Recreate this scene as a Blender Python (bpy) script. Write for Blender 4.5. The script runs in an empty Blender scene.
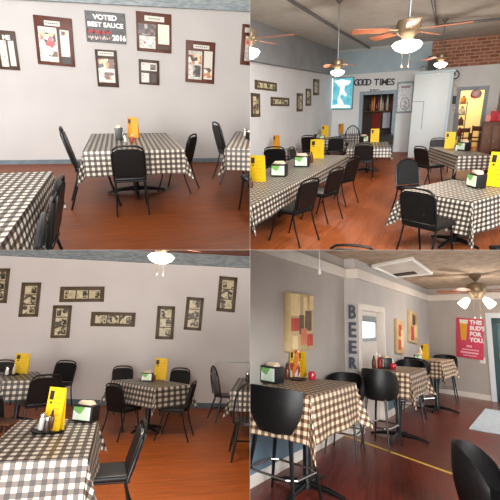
import bpy, bmesh, math, random
from mathutils import Vector, Matrix
PI = math.pi
random.seed(7)
S = bpy.context.scene
COL = S.collection
# ------------------------------------------------------------------ camera, world, light, exposure
F = 400.0                                            # focal length for a 500 x 500 frame
cd = bpy.data.cameras.new('camera'); cam = bpy.data.objects.new('camera', cd); COL.objects.link(cam)
cd.sensor_width = 36; cd.lens = 36 * F / 500; cd.clip_start = 0.05; cd.clip_end = 100
cam.rotation_euler = (PI / 2, 0, 0)
S.camera = cam
W = bpy.data.worlds.new('daylight'); S.world = W; W.use_nodes = True
W.node_tree.nodes['Background'].inputs[0].default_value = (1.0, 0.98, 0.95, 1)
W.node_tree.nodes['Background'].inputs[1].default_value = 0.8
S.view_settings.view_transform = 'Standard'; S.view_settings.look = 'None'
S.view_settings.exposure = 0.0; S.view_settings.gamma = 1.0
S.view_settings.use_curve_mapping = False

def area(name, loc, target, size, power, color=(1, 1, 1), size_y=None):
    l = bpy.data.lights.new(name, 'AREA'); l.energy = power; l.color = color; l.size = size
    if size_y: l.shape = 'RECTANGLE'; l.size_y = size_y
    o = bpy.data.objects.new(name, l); COL.objects.link(o); o.location = loc
    o.rotation_euler = (Vector(target) - Vector(loc)).to_track_quat('-Z', 'Y').to_euler()
    return o
# daylight through the wide shopfront behind the viewer
area('shopfront_daylight', (0, -9, 2.0), (0, 8, 0), 9.0, 1350, (1.0, 0.97, 0.93), 6.0)
area('hall_fill_light', (3.0, -2.5, 2.4), (2.6, 14, 2.2), 2.5, 880, (0.9, 0.96, 1.0))  # added fill out of view, lifts the dark hall
area('lower_fill_light', (-3.0, -7.0, -2.2), (-1.6, 9, -0.6), 3.5, 1650, (1.0, 0.96, 0.92))  # unseen fill added to brighten the lower left room
area('near_table_fill', (-1.7, 0.7, 1.4), (-1.2, 3.6, -1.5), 0.8, 40, (1.0, 0.9, 0.78))  # fill added for the lower left front table, no lamp of the room
area('near_table_fill', (1.9, 0.7, 1.4), (1.2, 4.2, -1.5), 0.8, 60, (1.0, 0.9, 0.78))  # matching added fill for the bar tables

# ------------------------------------------------------------------ rooms: four raked sets round one pair of partitions
class Room:
    def __init__(s, q, vp, slope, H):
        s.q, s.H = q, H
        Y = Vector(((vp[0]-250)/F, 1, (250-vp[1])/F)).normalized()
        B = Vector(((vp[0]+100-250)/F, 1, (250-(vp[1]-100*slope))/F)).normalized()
        Z = B.cross(Y); Z.normalize()
        if Z.z < 0: Z = -Z
        X = Y.cross(Z)
        s.R = Matrix((X, Y, Z)).transposed()
        s.M = s.R.to_4x4() @ Matrix.Translation((0, 0, -H))
    def ray(s, px, py):
        return s.R.transposed() @ Vector(((px-250)/F, 1, (250-py)/F))
    def at(s, px, py, h=0.0):                         # picture direction -> point on the level h of this room
        d = s.ray(px, py); t = (h - s.H) / d.z
        return Vector((d.x*t, d.y*t, h))
    def proj(s, p):
        w = s.M @ Vector(p); return (250 + F*w.x/w.y, 250 - F*w.z/w.y)
    def up_to(s, base, py):                           # height over base that reaches picture row py
        lo, hi = 0.0, 5.0
        for _ in range(40):
            m = (lo+hi)/2
            if s.proj((base.x, base.y, m))[1] > py: lo = m
            else: hi = m
        return lo
class Wall:
    def __init__(s, room, a, b):
        s.room = room
        A = room.at(*a) if len(a) == 2 else Vector(a); B = room.at(*b) if len(b) == 2 else Vector(b)
        s.A, s.B = A, B
        s.u = (B-A).normalized(); s.len = (B-A).length
        s.n = Vector((s.u.y, -s.u.x, 0))              # towards the viewer when a is left of b
    def on(s, px, py):
        d = s.room.ray(px, py); o = Vector((0, 0, s.room.H))
        t = (s.A-o).dot(s.n) / d.dot(s.n); p = o + d*t
        return ((p-s.A).dot(s.u), p.z)
    def local(s):
        return Matrix(((s.u.x, -s.n.x, 0, s.A.x), (s.u.y, -s.n.y, 0, s.A.y), (0, 0, 1, 0), (0, 0, 0, 1)))
    def mat(s, u, z, off=0.0, rot=0.0):               # local x along wall, y into wall, z up
        return s.room.M @ s.local() @ Matrix.Translation((u, -off, z)) @ Matrix.Rotation(rot, 4, 'Y')
TL = Room((-1, 1), (115, 85), -0.02, 1.5)
TR = Room((1, 1), (457, 99), 0.042, 1.9)
BL = Room((-1, -1), (125, 330), -0.04, 1.6)
BR = Room((1, -1), (526, 333), -0.03, 1.6)

# ------------------------------------------------------------------ materials
MATS = {}
def mat(name, col, rough=0.6, metal=0.0, emit=None, estr=0.0, spec=0.5, coat=0.0):
    if name in MATS: return MATS[name]
    m = bpy.data.materials.new(name); m.use_nodes = True
    b = m.node_tree.nodes['Principled BSDF']
    b.inputs['Base Color'].default_value = (*col, 1); b.inputs['Roughness'].default_value = rough
    b.inputs['Metallic'].default_value = metal; b.inputs['Specular IOR Level'].default_value = spec
    b.inputs['Coat Weight'].default_value = coat
    if emit: b.inputs['Emission Color'].default_value = (*emit, 1); b.inputs['Emission Strength'].default_value = estr
    MATS[name] = m; return m
def srgb(r, g, b):
    f = lambda c: (c/255/12.92 if c/255 <= 0.04045 else ((c/255+0.055)/1.055)**2.4)
    return (f(r), f(g), f(b))
def nodes(m):
    nt = m.node_tree; b = nt.nodes['Principled BSDF']
    def N(t, **k):
        n = nt.nodes.new(t)
        for a, v in k.items(): setattr(n, a, v)
        return n
    return nt, b, N, nt.links.new
def mottled(name, c1, c2, scale=3.0, rough=0.7, bump=0.0, detail=4, lo=0.35, hi=0.65, stretch=(1, 1, 1), spec=0.3):
    if name in MATS: return MATS[name]
    m = mat(name, c1, rough, spec=spec); nt, b, N, L = nodes(m)
    tc = N('ShaderNodeTexCoord'); mp = N('ShaderNodeMapping'); mp.inputs['Scale'].default_value = stretch
    no = N('ShaderNodeTexNoise'); no.inputs['Scale'].default_value = scale; no.inputs['Detail'].default_value = detail
    cr = N('ShaderNodeValToRGB'); e = cr.color_ramp.elements
    e[0].position = lo; e[1].position = hi; e[0].color = (*c1, 1); e[1].color = (*c2, 1)
    L(tc.outputs['Object'], mp.inputs[0]); L(mp.outputs[0], no.inputs['Vector']); L(no.outputs[0], cr.inputs[0]); L(cr.outputs[0], b.inputs['Base Color'])
    if bump:
        bu = N('ShaderNodeBump'); bu.inputs['Strength'].default_value = bump; bu.inputs['Distance'].default_value = 0.02
        L(no.outputs[0], bu.inputs['Height']); L(bu.outputs[0], b.inputs['Normal'])
    return m
def planks(name, c1, c2, c3, rot=0.0, rough=0.38, pw=0.11, pl=1.3):
    m = mat(name, c1, rough, spec=0.3); nt, b, N, L = nodes(m)
    tc = N('ShaderNodeTexCoord'); mp = N('ShaderNodeMapping'); mp.inputs['Rotation'].default_value = (0, 0, rot)
    br = N('ShaderNodeTexBrick'); br.inputs['Color1'].default_value = (*c1, 1); br.inputs['Color2'].default_value = (*c2, 1)
    br.inputs['Mortar'].default_value = (*[x*0.45 for x in c1], 1); br.inputs['Scale'].default_value = 1
    br.inputs['Mortar Size'].default_value = 0.003; br.inputs['Brick Width'].default_value = pl; br.inputs['Row Height'].default_value = pw
    m2 = N('ShaderNodeMapping'); m2.inputs['Scale'].default_value = (1.2, 14, 1)
    no = N('ShaderNodeTexNoise'); no.inputs['Scale'].default_value = 2.2; no.inputs['Detail'].default_value = 6
    mx = N('ShaderNodeMix', data_type='RGBA'); mx.inputs[7].default_value = (*c3, 1)
    cr = N('ShaderNodeValToRGB'); cr.color_ramp.elements[0].position = 0.4; cr.color_ramp.elements[1].position = 0.75
    cr.color_ramp.elements[1].color = (0.7, 0.7, 0.7, 1)
    L(tc.outputs['Object'], mp.inputs[0]); L(mp.outputs[0], br.inputs['Vector']); L(mp.outputs[0], m2.inputs[0]); L(m2.outputs[0], no.inputs['Vector'])
    L(no.outputs[0], cr.inputs[0]); L(cr.outputs[0], mx.inputs[0]); L(br.outputs[0], mx.inputs[6]); L(mx.outputs[2], b.inputs['Base Color'])
    return m
def gingham(name, dark, mid, light):
    m = mat(name, light, 0.45, spec=0.5); nt, b, N, L = nodes(m)
    uv = N('ShaderNodeUVMap'); sp = N('ShaderNodeSeparateXYZ'); L(uv.outputs[0], sp.inputs[0])
    out = []
    for k in (0, 1):
        f = N('ShaderNodeMath', operation='FRACT'); g = N('ShaderNodeMath', operation='GREATER_THAN'); g.inputs[1].default_value = 0.5
        L(sp.outputs[k], f.inputs[0]); L(f.outputs[0], g.inputs[0]); out.append(g)
    ad = N('ShaderNodeMath', operation='ADD'); L(out[0].outputs[0], ad.inputs[0]); L(out[1].outputs[0], ad.inputs[1])
    dv = N('ShaderNodeMath', operation='DIVIDE'); dv.inputs[1].default_value = 2; L(ad.outputs[0], dv.inputs[0])
    cr = N('ShaderNodeValToRGB'); cr.color_ramp.interpolation = 'CONSTANT'; e = cr.color_ramp.elements
    e[0].position = 0; e[0].color = (*light, 1); e[1].position = 0.25; e[1].color = (*mid, 1)
    n = e.new(0.75); n.color = (*dark, 1)
    L(dv.outputs[0], cr.inputs[0]); L(cr.outputs[0], b.inputs['Base Color'])
    return m
def brickmat(name):
    m = mat(name, (0.3, 0.1, 0.05), 0.9); nt, b, N, L = nodes(m)
    tc = N('ShaderNodeTexCoord'); sp = N('ShaderNodeSeparateXYZ'); cb = N('ShaderNodeCombineXYZ'); ad = N('ShaderNodeMath', operation='ADD')
    L(tc.outputs['Object'], sp.inputs[0]); L(sp.outputs[0], ad.inputs[0]); L(sp.outputs[1], ad.inputs[1]); L(ad.outputs[0], cb.inputs[0]); L(sp.outputs[2], cb.inputs[1])
    br = N('ShaderNodeTexBrick'); br.inputs['Scale'].default_value = 1; br.inputs['Brick Width'].default_value = 0.3; br.inputs['Row Height'].default_value = 0.11
    br.inputs['Mortar Size'].default_value = 0.014
    br.inputs['Color1'].default_value = (*srgb(176, 118, 94), 1); br.inputs['Color2'].default_value = (*srgb(140, 88, 68), 1); br.inputs['Mortar'].default_value = (*srgb(190, 158, 138), 1)
    L(cb.outputs[0], br.inputs['Vector']); L(br.outputs[0], b.inputs['Base Color']); return m
def patchwork(name, cols, scale=6.0, stretch=(1, 1, 1), seed=0.0, rough=0.4):
    """printed picture: irregular patches of the listed colours"""
    if name in MATS: return MATS[name]
    m = mat(name, cols[0], rough); nt, b, N, L = nodes(m)
    tc = N('ShaderNodeTexCoord'); mp = N('ShaderNodeMapping'); mp.inputs['Scale'].default_value = stretch; mp.inputs['Location'].default_value = (seed, seed*0.7, seed*1.3)
    vo = N('ShaderNodeTexVoronoi'); vo.inputs['Scale'].default_value = scale
    sp = N('ShaderNodeSeparateColor'); cr = N('ShaderNodeValToRGB'); cr.color_ramp.interpolation = 'CONSTANT'
    e = cr.color_ramp.elements; e[0].position = 0; e[0].color = (*cols[0], 1); e[1].position = 1/len(cols); e[1].color = (*cols[1], 1)
    for i, c in enumerate(cols[2:], 2):
        n = e.new(i/len(cols)); n.color = (*c, 1)
    L(tc.outputs['Object'], mp.inputs[0]); L(mp.outputs[0], vo.inputs['Vector']); L(vo.outputs['Color'], sp.inputs[0]); L(sp.outputs[0], cr.inputs[0]); L(cr.outputs[0], b.inputs['Base Color'])
    return m
CL_DARK = gingham('gingham_black', srgb(44, 36, 34), srgb(96, 84, 75), srgb(203, 194, 179))
CL_SUNLIT = gingham('gingham_sunlit', srgb(62, 42, 32), srgb(136, 104, 78), srgb(210, 194, 168))
VINYL = mottled('black_vinyl', srgb(13, 12, 13), srgb(20, 18, 18), 30, 0.45, spec=0.35)
METAL = mat('black_metal', srgb(22, 21, 22), 0.35, 0.3)
CHROME = mat('chrome', (0.7, 0.7, 0.7), 0.25, 1.0)
BRASS = mat('antique_brass', srgb(132, 112, 88), 0.4, 0.6)
GREYMETAL = mat('grey_metal', srgb(120, 120, 122), 0.5, 0.5)
BLADE = mottled('fan_blade_wood', srgb(156, 98, 72), srgb(134, 80, 56), 4, 0.4, stretch=(1, 8, 1))
GLOW = mat('lamp_glass', (1, 0.95, 0.85), 0.3, emit=(1.0, 0.9, 0.72), estr=6.0)
YELLOW = mottled('menu_yellow', srgb(232, 192, 30), srgb(224, 178, 24), 25, 0.5)
AMBER = mottled('menu_amber', srgb(214, 150, 34), srgb(196, 128, 26), 25, 0.5)
INK = mat('black_ink', srgb(30, 26, 24), 0.6)
WHITE = mat('white_paint', srgb(235, 234, 230), 0.5)
PAPER = mat('paper_cream', srgb(236, 228, 205), 0.7)
NAPKIN = mat('napkin_paper', srgb(222, 200, 170), 0.85)
CARD = patchwork('napkin_card', [srgb(232, 238, 228), srgb(214, 232, 206), srgb(120, 178, 96), srgb(238, 238, 234)], 14)
KETCHUP = mat('ketchup_red', srgb(150, 36, 30), 0.3)
SAUCE = mat('sauce_brown', srgb(92, 48, 28), 0.3)
GLASSY = mat('shaker_glass', srgb(205, 205, 198), 0.15, spec=0.8)
CANDLE = mat('candle_red', srgb(190, 30, 52), 0.2, spec=0.8)
WOODDK = mottled('dark_wood', srgb(82, 52, 36), srgb(104, 68, 46), 5, 0.5, stretch=(1, 1, 8))

# ------------------------------------------------------------------ mesh helpers
class MB:
    def __init__(s): s.bm = bmesh.new()
    def box(s, c, size, bevel=0.0, M=None, seg=2):
        r = bmesh.ops.create_cube(s.bm, size=1.0)['verts']
        mm = Matrix.Translation(c) @ Matrix.Diagonal((*size, 1))
        if M is not None: mm = M @ mm
        bmesh.ops.transform(s.bm, matrix=mm, verts=r)
        if bevel:
            es = {e for v in r for e in v.link_edges}
            bmesh.ops.bevel(s.bm, geom=list(es), offset=bevel, segments=seg, profile=0.5, affect='EDGES')
        return s
    def tube(s, pts, r, seg=8, closed=False):
        pts = [Vector(p) for p in pts]; n = len(pts); rings = []
        rad = r if isinstance(r, (list, tuple)) else [r]*n
        for i, p in enumerate(pts):
            a = pts[(i-1) % n] if (closed or i > 0) else p
            b = pts[(i+1) % n] if (closed or i < n-1) else p
            t = (b-a).normalized()
            up = Vector((0, 0, 1)) if abs(t.z) < 0.9 else Vector((1, 0, 0))
            x = t.cross(up).normalized(); y = t.cross(x).normalized()
            rings.append([s.bm.verts.new(p + (x*math.cos(2*PI*k/seg) + y*math.sin(2*PI*k/seg))*rad[i]) for k in range(seg)])
        for i in range(n if closed else n-1):
            A, B = rings[i], rings[(i+1) % n]
            for k in range(seg):
                s.bm.faces.new((A[k], A[(k+1) % seg], B[(k+1) % seg], B[k]))
        if not closed:
            s.bm.faces.new(rings[0][::-1]); s.bm.faces.new(rings[-1])
        return s
    def lathe(s, prof, seg=20, c=(0, 0, 0), cap=True):
        c = Vector(c); rings = []
        for r, z in prof:
            rings.append([s.bm.verts.new(c + Vector((r*math.cos(2*PI*k/seg), r*math.sin(2*PI*k/seg), z))) for k in range(seg)])
        for A, B in zip(rings, rings[1:]):
            for k in range(seg): s.bm.faces.new((A[k], A[(k+1) % seg], B[(k+1) % seg], B[k]))
        if cap: s.bm.faces.new(rings[0][::-1]); s.bm.faces.new(rings[-1])
        return s
    def prism(s, poly, y0, y1):                      # outline in x,z extruded along y
        A = [s.bm.verts.new((x, y0, z)) for x, z in poly]; B = [s.bm.verts.new((x, y1, z)) for x, z in poly]
        s.bm.faces.new(A); s.bm.faces.new(B[::-1])
        for i in range(len(poly)):
            j = (i+1) % len(poly); s.bm.faces.new((A[j], A[i], B[i], B[j]))
        return s
    def slab(s, poly, z0, z1):                       # outline in x,y extruded along z
        A = [s.bm.verts.new((x, y, z0)) for x, y in poly]; B = [s.bm.verts.new((x, y, z1)) for x, y in poly]
        s.bm.faces.new(A[::-1]); s.bm.faces.new(B)
        for i in range(len(poly)):
            j = (i+1) % len(poly); s.bm.faces.new((A[i], A[j], B[j], B[i]))
        return s
    def build(s, name, m, parent=None, smooth=True):
        bmesh.ops.recalc_face_normals(s.bm, faces=s.bm.faces)
        me = bpy.data.meshes.new(name); s.bm.to_mesh(me); s.bm.free()
        me.materials.append(m)
        if smooth:
            for p in me.polygons: p.use_smooth = True
            me.set_sharp_from_angle(angle=math.radians(38))
        o = bpy.data.objects.new(name, me); COL.objects.link(o)
        if parent: o.parent = parent
        return o
QUAD = {}
def tag(o, label, cat, group=None):
    o['label'] = label; o['category'] = cat
    if group: o['group'] = group
    return o
def place(o, room, M):
    o.matrix_world = M; QUAD[o.name] = room; return o
def empty(name):
    o = bpy.data.objects.new(name, None); COL.objects.link(o); o.empty_display_size = 0.1; return o
def struct(o, room, M=None):
    o['kind'] = 'structure'; return place(o, room, M if M is not None else room.M)
def copy_tree(o, parent=None):
    c = o.copy(); COL.objects.link(c)
    if parent: c.parent = parent
    for ch in list(o.children): copy_tree(ch, c)
    return c
PROTO = {}
def spawn(key, maker):
    """the first of a kind is the made one, later ones are copies"""
    if key not in PROTO:
        PROTO[key] = maker(); return PROTO[key]
    c = copy_tree(PROTO[key])
    for k in ('label', 'category', 'group'):
        if k in c: del c[k]
    return c
def put(key, maker, room, p, yaw, label, cat, group=None, scale=(1, 1, 1)):
    o = spawn(key, maker)
    tag(o, label, cat, group)
    return place(o, room, room.M @ Matrix.Translation(p) @ Matrix.Rotation(yaw, 4, 'Z') @ Matrix.Diagonal((*scale, 1)))
def text_mesh(name, body, size, m, parent, loc, rot=(PI/2, 0, 0), extrude=0.004, sx=1.0, align='CENTER', bold=0.0):
    cu = bpy.data.curves.new('lettering', 'FONT'); cu.body = body; cu.size = size; cu.extrude = extrude; cu.align_x = align; cu.align_y = 'CENTER'; cu.offset = bold; cu.resolution_u = 3
    t = bpy.data.objects.new('tmp', cu); COL.objects.link(t)
    dg = bpy.context.evaluated_depsgraph_get(); me = bpy.data.meshes.new_from_object(t.evaluated_get(dg))
    bpy.data.objects.remove(t); me.transform(Matrix.Diagonal((sx, 1, 1, 1)))
    me.transform(Matrix.Translation(loc) @ Matrix.Rotation(rot[2], 4, 'Z') @ Matrix.Rotation(rot[0], 4, 'X'))
    me.materials.clear(); me.materials.append(m); me.name = name
    o = bpy.data.objects.new(name, me); COL.objects.link(o); o.parent = parent; return o

# ------------------------------------------------------------------ furniture (front faces +y, origin on the floor)
def banquet_chair(full=False, seatmat=None):
    r = empty('banquet_chair')
    w, lean = 0.40, 0.25
    MB().box((0, 0.02, 0.455), (w+0.03, 0.42, 0.055), 0.025, seg=3).build('seat', seatmat or VINYL, r)
    ztop = 0.872 if full else 0.838
    yb = lambda z: -0.185 - (z-0.46)*lean
    b = MB(); n = 9; pts = []
    half = [(0.195, 0.49), (0.203, 0.62), (0.203, ztop-0.07), (0.188, ztop-0.025), (0.13, ztop), (0, ztop+0.004)]
    if full: half = [(0.195, 0.49), (0.203, 0.6), (0.2, 0.7), (0.168, 0.795), (0.1, 0.855), (0, 0.876)]
    out = half + [(-x, z) for x, z in half[-2::-1]]
    sh = Matrix(((1, 0, 0, 0), (0, 1, -lean, 0.0), (0, 0, 1, 0), (0, 0, 0, 1)))
    b.prism(out, -0.022, 0.022); bmesh.ops.transform(b.bm, matrix=Matrix.Translation((0, -0.185+0.46*lean, 0)) @ sh, verts=b.bm.verts)
    es = [e for e in b.bm.edges if abs(e.calc_face_angle(0)) > 0.9]
    bmesh.ops.bevel(b.bm, geom=es, offset=0.012, segments=2, affect='EDGES')
    b.build('backrest', VINYL, r)
    top = [(0.205, 0.44), (0.21, 0.6), (0.205, 0.7), (0.175, 0.8), (0.11, 0.86), (0.03, 0.883)] if full else [(0.205, 0.44), (0.21, 0.62), (0.208, 0.77), (0.19, 0.835), (0.14, 0.87), (0.05, 0.88)]
    loop = [(x, yb(z), z) for x, z in top] + [(-x, yb(z), z) for x, z in top[::-1]]
    MB().tube(loop, 0.013, 8).build('back_frame', METAL, r)
    MB().tube([(0.2, -0.19, 0.43), (0.2, 0.2, 0.43), (-0.2, 0.2, 0.43), (-0.2, -0.19, 0.43)], 0.011, 8, True).build('seat_frame', METAL, r)
    for sx in (1, -1):
        MB().tube([(sx*0.2, -0.16, 0.44), (sx*0.205, -0.2, 0.25), (sx*0.215, -0.29, 0.0)], 0.012, 8).build('leg', METAL, r)
        MB().tube([(sx*0.2, 0.13, 0.44), (sx*0.205, 0.18, 0.22), (sx*0.215, 0.25, 0.0)], 0.012, 8).build('leg', METAL, r)
    return r
def windsor_chair():
    r = empty('spindle_back_chair'); bl = mat('black_painted_wood', srgb(30, 27, 26), 0.4)
    pts = [(0.22*math.cos(a)*(1 if math.sin(a) < 0 else 0.95), 0.21*math.sin(a)) for a in [2*PI*k/24 for k in range(24)]]
    m = MB().slab(pts, 0.42, 0.455); m.build('seat', bl, r)
    arc = [PI*k/16 for k in range(17)]
    zz = lambda a: 0.45 + 0.52*math.sin(a)**0.7
    yy = lambda z: -0.17 - (z-0.45)*0.2
    hoop = [(0.21*math.cos(a)*(1.0+0.08*math.sin(2*min(a, PI-a))), yy(zz(a)), zz(a)) for a in arc]
    MB().tube(hoop, 0.014, 8).build('hoop', bl, r)
    for k in range(-3, 4):
        x = k*0.052; xt = k*0.058
        a = math.acos(max(-1, min(1, xt/0.225))); z = zz(a)
        MB().tube([(x*0.85, -0.165, 0.45), (xt, yy(z), z)], 0.007, 6).build('spindle', bl, r)
    for sx in (1, -1):
        for sy in (1, -1):
            MB().tube([(sx*0.14, sy*0.13, 0.43), (sx*0.18, sy*0.19, 0.2), (sx*0.22, sy*0.25, 0)], [0.016, 0.021, 0.012], 8).build('leg', bl, r)
        MB().tube([(sx*0.18, 0.19, 0.19), (sx*0.18, -0.19, 0.19)], 0.011, 6).build('stretcher', bl, r)
    MB().tube([(0.18, 0, 0.19), (-0.18, 0, 0.19)], 0.011, 6).build('stretcher', bl, r)
    return r
def shell_mesh(b, zs, ztop, zarm, R0=0.25, th=0.045, span=112):
    n, rows = 40, 6; outer = []; inner = []
    for i in range(n+1):
        a = math.radians(-span + 2*span*i/n)
        f = abs(a)/math.radians(span)
        zt = zarm + (ztop-zarm)*(1-f**3.2)
        zb = zs
        co, ci = [], []
        for j in range(rows+1):
            t = j/rows; z = zb + (zt-zb)*t
            ro = R0 + 0.03*math.sin(PI*min(1, t*0.75+0.1)) + 0.012 - 0.03*(1-t)**3
            ri = ro - th*(1-0.35*t)
            co.append(b.bm.verts.new((ro*math.sin(a), -ro*math.cos(a), z)))
            ci.append(b.bm.verts.new((ri*math.sin(a), -ri*math.cos(a), z)))
        outer.append(co); inner.append(ci)
    for i in range(n):
        for j in range(rows):
            b.bm.faces.new((outer[i][j], outer[i+1][j], outer[i+1][j+1], outer[i][j+1]))
            b.bm.faces.new((inner[i+1][j], inner[i][j], inner[i][j+1], inner[i+1][j+1]))
        b.bm.faces.new((outer[i][rows], outer[i+1][rows], inner[i+1][rows], inner[i][rows]))
        b.bm.faces.new((outer[i+1][0], outer[i][0], inner[i][0], inner[i+1][0]))
    for e in (0, n):
        for j in range(rows):
            q = (outer[e][j], outer[e][j+1], inner[e][j+1], inner[e][j])
            b.bm.faces.new(q if e == 0 else q[::-1])
    return b
def bar_stool(hs=0.66, ztop=1.06, name='bar_stool'):
    r = empty(name)
    shell_mesh(MB(), hs, ztop, hs+0.2).build('barrel_back', VINYL, r)
    MB().lathe([(0.05, hs-0.03), (0.19, hs-0.025), (0.222, hs+0.02), (0.222, hs+0.07), (0.19, hs+0.1), (0.05, hs+0.108)], 28).build('seat', VINYL, r)
    for sx in (1, -1):
        for sy in (1, -1):
            MB().tube([(sx*0.15, sy*0.15, hs), (sx*0.225, sy*0.225, 0)], [0.02, 0.012], 8).build('leg', METAL, r)
    if hs > 0.5:
        k = 0.205; q = 0.15
        MB().tube([(k, -q, 0.29), (k, q, 0.29), (q, k, 0.29), (-q, k, 0.29), (-k, q, 0.29), (-k, -q, 0.29), (-q, -k, 0.29), (q, -k, 0.29)], 0.012, 8, True).build('footrest', CHROME, r)
    return r
def make_table(w, d, h, foot):
    r = empty('pedestal_table')
    MB().box((0, 0, h-0.025), (w, d, 0.036), 0.01).build('tabletop', WOODDK, r)
    MB().lathe([(0.09, h-0.05), (0.045, h-0.07), (0.04, 0.12), (0.06, 0.05), (0.06, 0.03)], 16).build('column', METAL, r)
    for k in range(4):
        a = PI/4*0 + k*PI/2
        c, s_ = math.cos(a), math.sin(a)
        MB().tube([(0.03*c, 0.03*s_, 0.07), (foot*0.6*c, foot*0.6*s_, 0.05), (foot*c, foot*s_, 0.016)], [0.032, 0.026, 0.016], 8).build('base_foot', METAL, r)
    return r
def cloth_mesh(name, w, d, drop, period, m, seed=0, wave=1.0, flare=0.10, ky=1.0):
    rnd = random.Random(seed); ph = [rnd.uniform(0, 6.28) for _ in range(8)]
    nx, ny = 44, 44; b = MB(); uvs = {}
    def ax(n, half):
        inner = [-half + 2*half*i/(n-16) for i in range(n-15)]
        L = [-half - drop*(8-i)/8 for i in range(8)]; R = [half + drop*(i+1)/8 for i in range(8)]
        return L + inner + R
    xs, ys = ax(nx, w/2), ax(ny, d/2); grid = []
    for a in xs:
        row = []
        for c in ys:
            ex, ey = max(abs(a)-w/2, 0), max(abs(c)-d/2, 0); sx, sy = (1 if a >= 0 else -1), (1 if c >= 0 else -1)
            x0, y0 = max(-w/2, min(w/2, a)), max(-d/2, min(d/2, c))
            rr = math.hypot(ex, ey); z = 0; y_in, y_out = y0/ky, sy*ey
            if rr > 0:
                fi = math.atan2(ey, ex)
                side = 0 if sx > 0 else 1; side2 = 2 if sy > 0 else 3
                wv = math.cos(fi)**2*math.sin(9*c/1.0+ph[side]) + math.sin(fi)**2*math.sin(9*a+ph[side2])
                out = 0.006 + rr*(flare + 0.22*math.sin(2*fi)**2 + 0.05*wave*wv*(rr/drop))
                # corner folds: pulls back between the point and the flat side
                out -= rr*0.16*math.sin(4*fi)**2
                x0 += sx*math.cos(fi)*out; y0 += sy*math.sin(fi)*out
                z = -math.sqrt(max(rr*rr - (out-0.006)**2, 0))*0.985
                z -= 0.004*min(1, rr/0.02)
            v = b.bm.verts.new((x0, y0, z)); row.append(v); uvs[v] = (a/period+ph[4], (y_in + y_out)/period+ph[5])
        grid.append(row)
    for i in range(nx):
        for j in range(ny):
            b.bm.faces.new((grid[i][j], grid[i+1][j], grid[i+1][j+1], grid[i][j+1]))
    lay = b.bm.loops.layers.uv.new('UVMap')
    for f in b.bm.faces:
        for l in f.loops: l[lay].uv = uvs[l.vert]
    return b.build(name, m)
def table(room, px, h, drop, label, clabel, period=0.075, m=None, group=None, foot=0.3, seed=0, maxd=9, flare=0.1, turn=0.0, grow=1.0, ky=1.5, wave=1.0):
    """px: where the front left, front right, back right and back left corners of the top appear"""
    P = [room.at(x, y, h) for x, y in px]
    wv = ((P[1]-P[0]) + (P[2]-P[3]))/2; dv = ((P[3]-P[0]) + (P[2]-P[1]))/2
    aw = math.atan2(wv.y, wv.x); ad = math.atan2(dv.y, dv.x) - PI/2
    dd = (ad-aw+PI) % (2*PI) - PI
    c0 = sum(P, Vector())/4
    sg = ((-1, -1), (1, -1), (1, 1), (-1, 1))
    def err(v):
        e = 0
        for (i, j), (qx, qy) in zip(sg, px):
            lx, ly = i*v[3]/2, j*v[4]/2
            x, y = v[0] + lx*math.cos(v[2]) - ly*math.sin(v[2]), v[1] + lx*math.sin(v[2]) + ly*math.cos(v[2])
            w_ = room.M @ Vector((x, y, h))
            if w_.y < 0.05: return 1e9
            e += (250+F*w_.x/w_.y-qx)**2 + ((250-F*w_.z/w_.y-qy)*1.5)**2
        return e
    v = [c0.x, c0.y, aw + dd*0.4, wv.length, dv.length]; st = [0.2, 0.3, 0.2, 0.15, 0.2]; best = err(v)
    for _ in range(400):
        better = False
        for k in range(5):
            for s_ in (1, -1):
                t_ = list(v); t_[k] += s_*st[k]
                e = err(t_)
                if e < best: best, v, better = e, t_, True
        if not better: st = [x*0.6 for x in st]
        if max(st) < 1e-4: break
    yaw, w, d = v[2] + turn, v[3], v[4]; c = Vector((v[0], v[1], h)); w *= grow; d *= grow
    if d > maxd:                                      # no table is deeper than this: keep its front edge
        c += Vector((math.sin(yaw), -math.cos(yaw), 0))*(d-maxd)/2; d = maxd
    print('TABLE', label, 'err %.1f' % best, 'w %.2f d %.2f yaw %.1f skew %.1f' % (w, d, math.degrees(yaw), math.degrees(dd)))
    t = make_table(w-0.02, d-0.02, h-0.008, foot); tag(t, label, 'table', group)
    M = room.M @ Matrix.Translation((c.x, c.y, 0)) @ Matrix.Rotation(yaw, 4, 'Z')
    place(t, room, M)
    cl = cloth_mesh('tablecloth', w, d, drop, period, m or CL_DARK, seed, flare=flare, wave=wave, ky=ky)
    tag(cl, clabel, 'tablecloth', 'checked tablecloths')
    place(cl, room, M @ Matrix.Translation((0, 0, h)))
    return c, yaw
def aim(p, c):
    v = Vector((c[0]-p[0], c[1]-p[1])); return math.atan2(v.y, v.x) - PI/2
def chair(room, base, top, face, label, group, kind='banquet', width=1.0, off=0.0, depth=1.0):
    """base: where the middle of its footprint appears, top: picture row of the top of its back"""
    p = room.at(*base); yaw = (face if isinstance(face, (int, float)) else aim(p, face)) + off
    yb = p + Vector((math.sin(yaw), -math.cos(yaw), 0))*0.22
    hh = room.up_to(yb, top) if top else 0.88
    full = {'banquet': 0.885, 'full': 0.885, 'brown': 0.885, 'spindle': 0.97, 'stool': 1.06, 'low': 0.8}[kind]
    k = hh/full
    mk = {'banquet': banquet_chair, 'full': lambda: banquet_chair(True), 'brown': lambda: banquet_chair(False, mottled('brown_vinyl', srgb(98, 62, 42), srgb(84, 50, 34), 20, 0.45)),
          'spindle': windsor_chair, 'stool': bar_stool, 'low': lambda: bar_stool(0.32, 0.8, 'barrel_chair')}[kind]
    print('  CHAIR %.2f' % hh, label)
    return put('chair_'+kind, mk, room, p, yaw, label, 'bar stool' if kind == 'stool' else 'chair', group, (k*width, k*depth, k))
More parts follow.
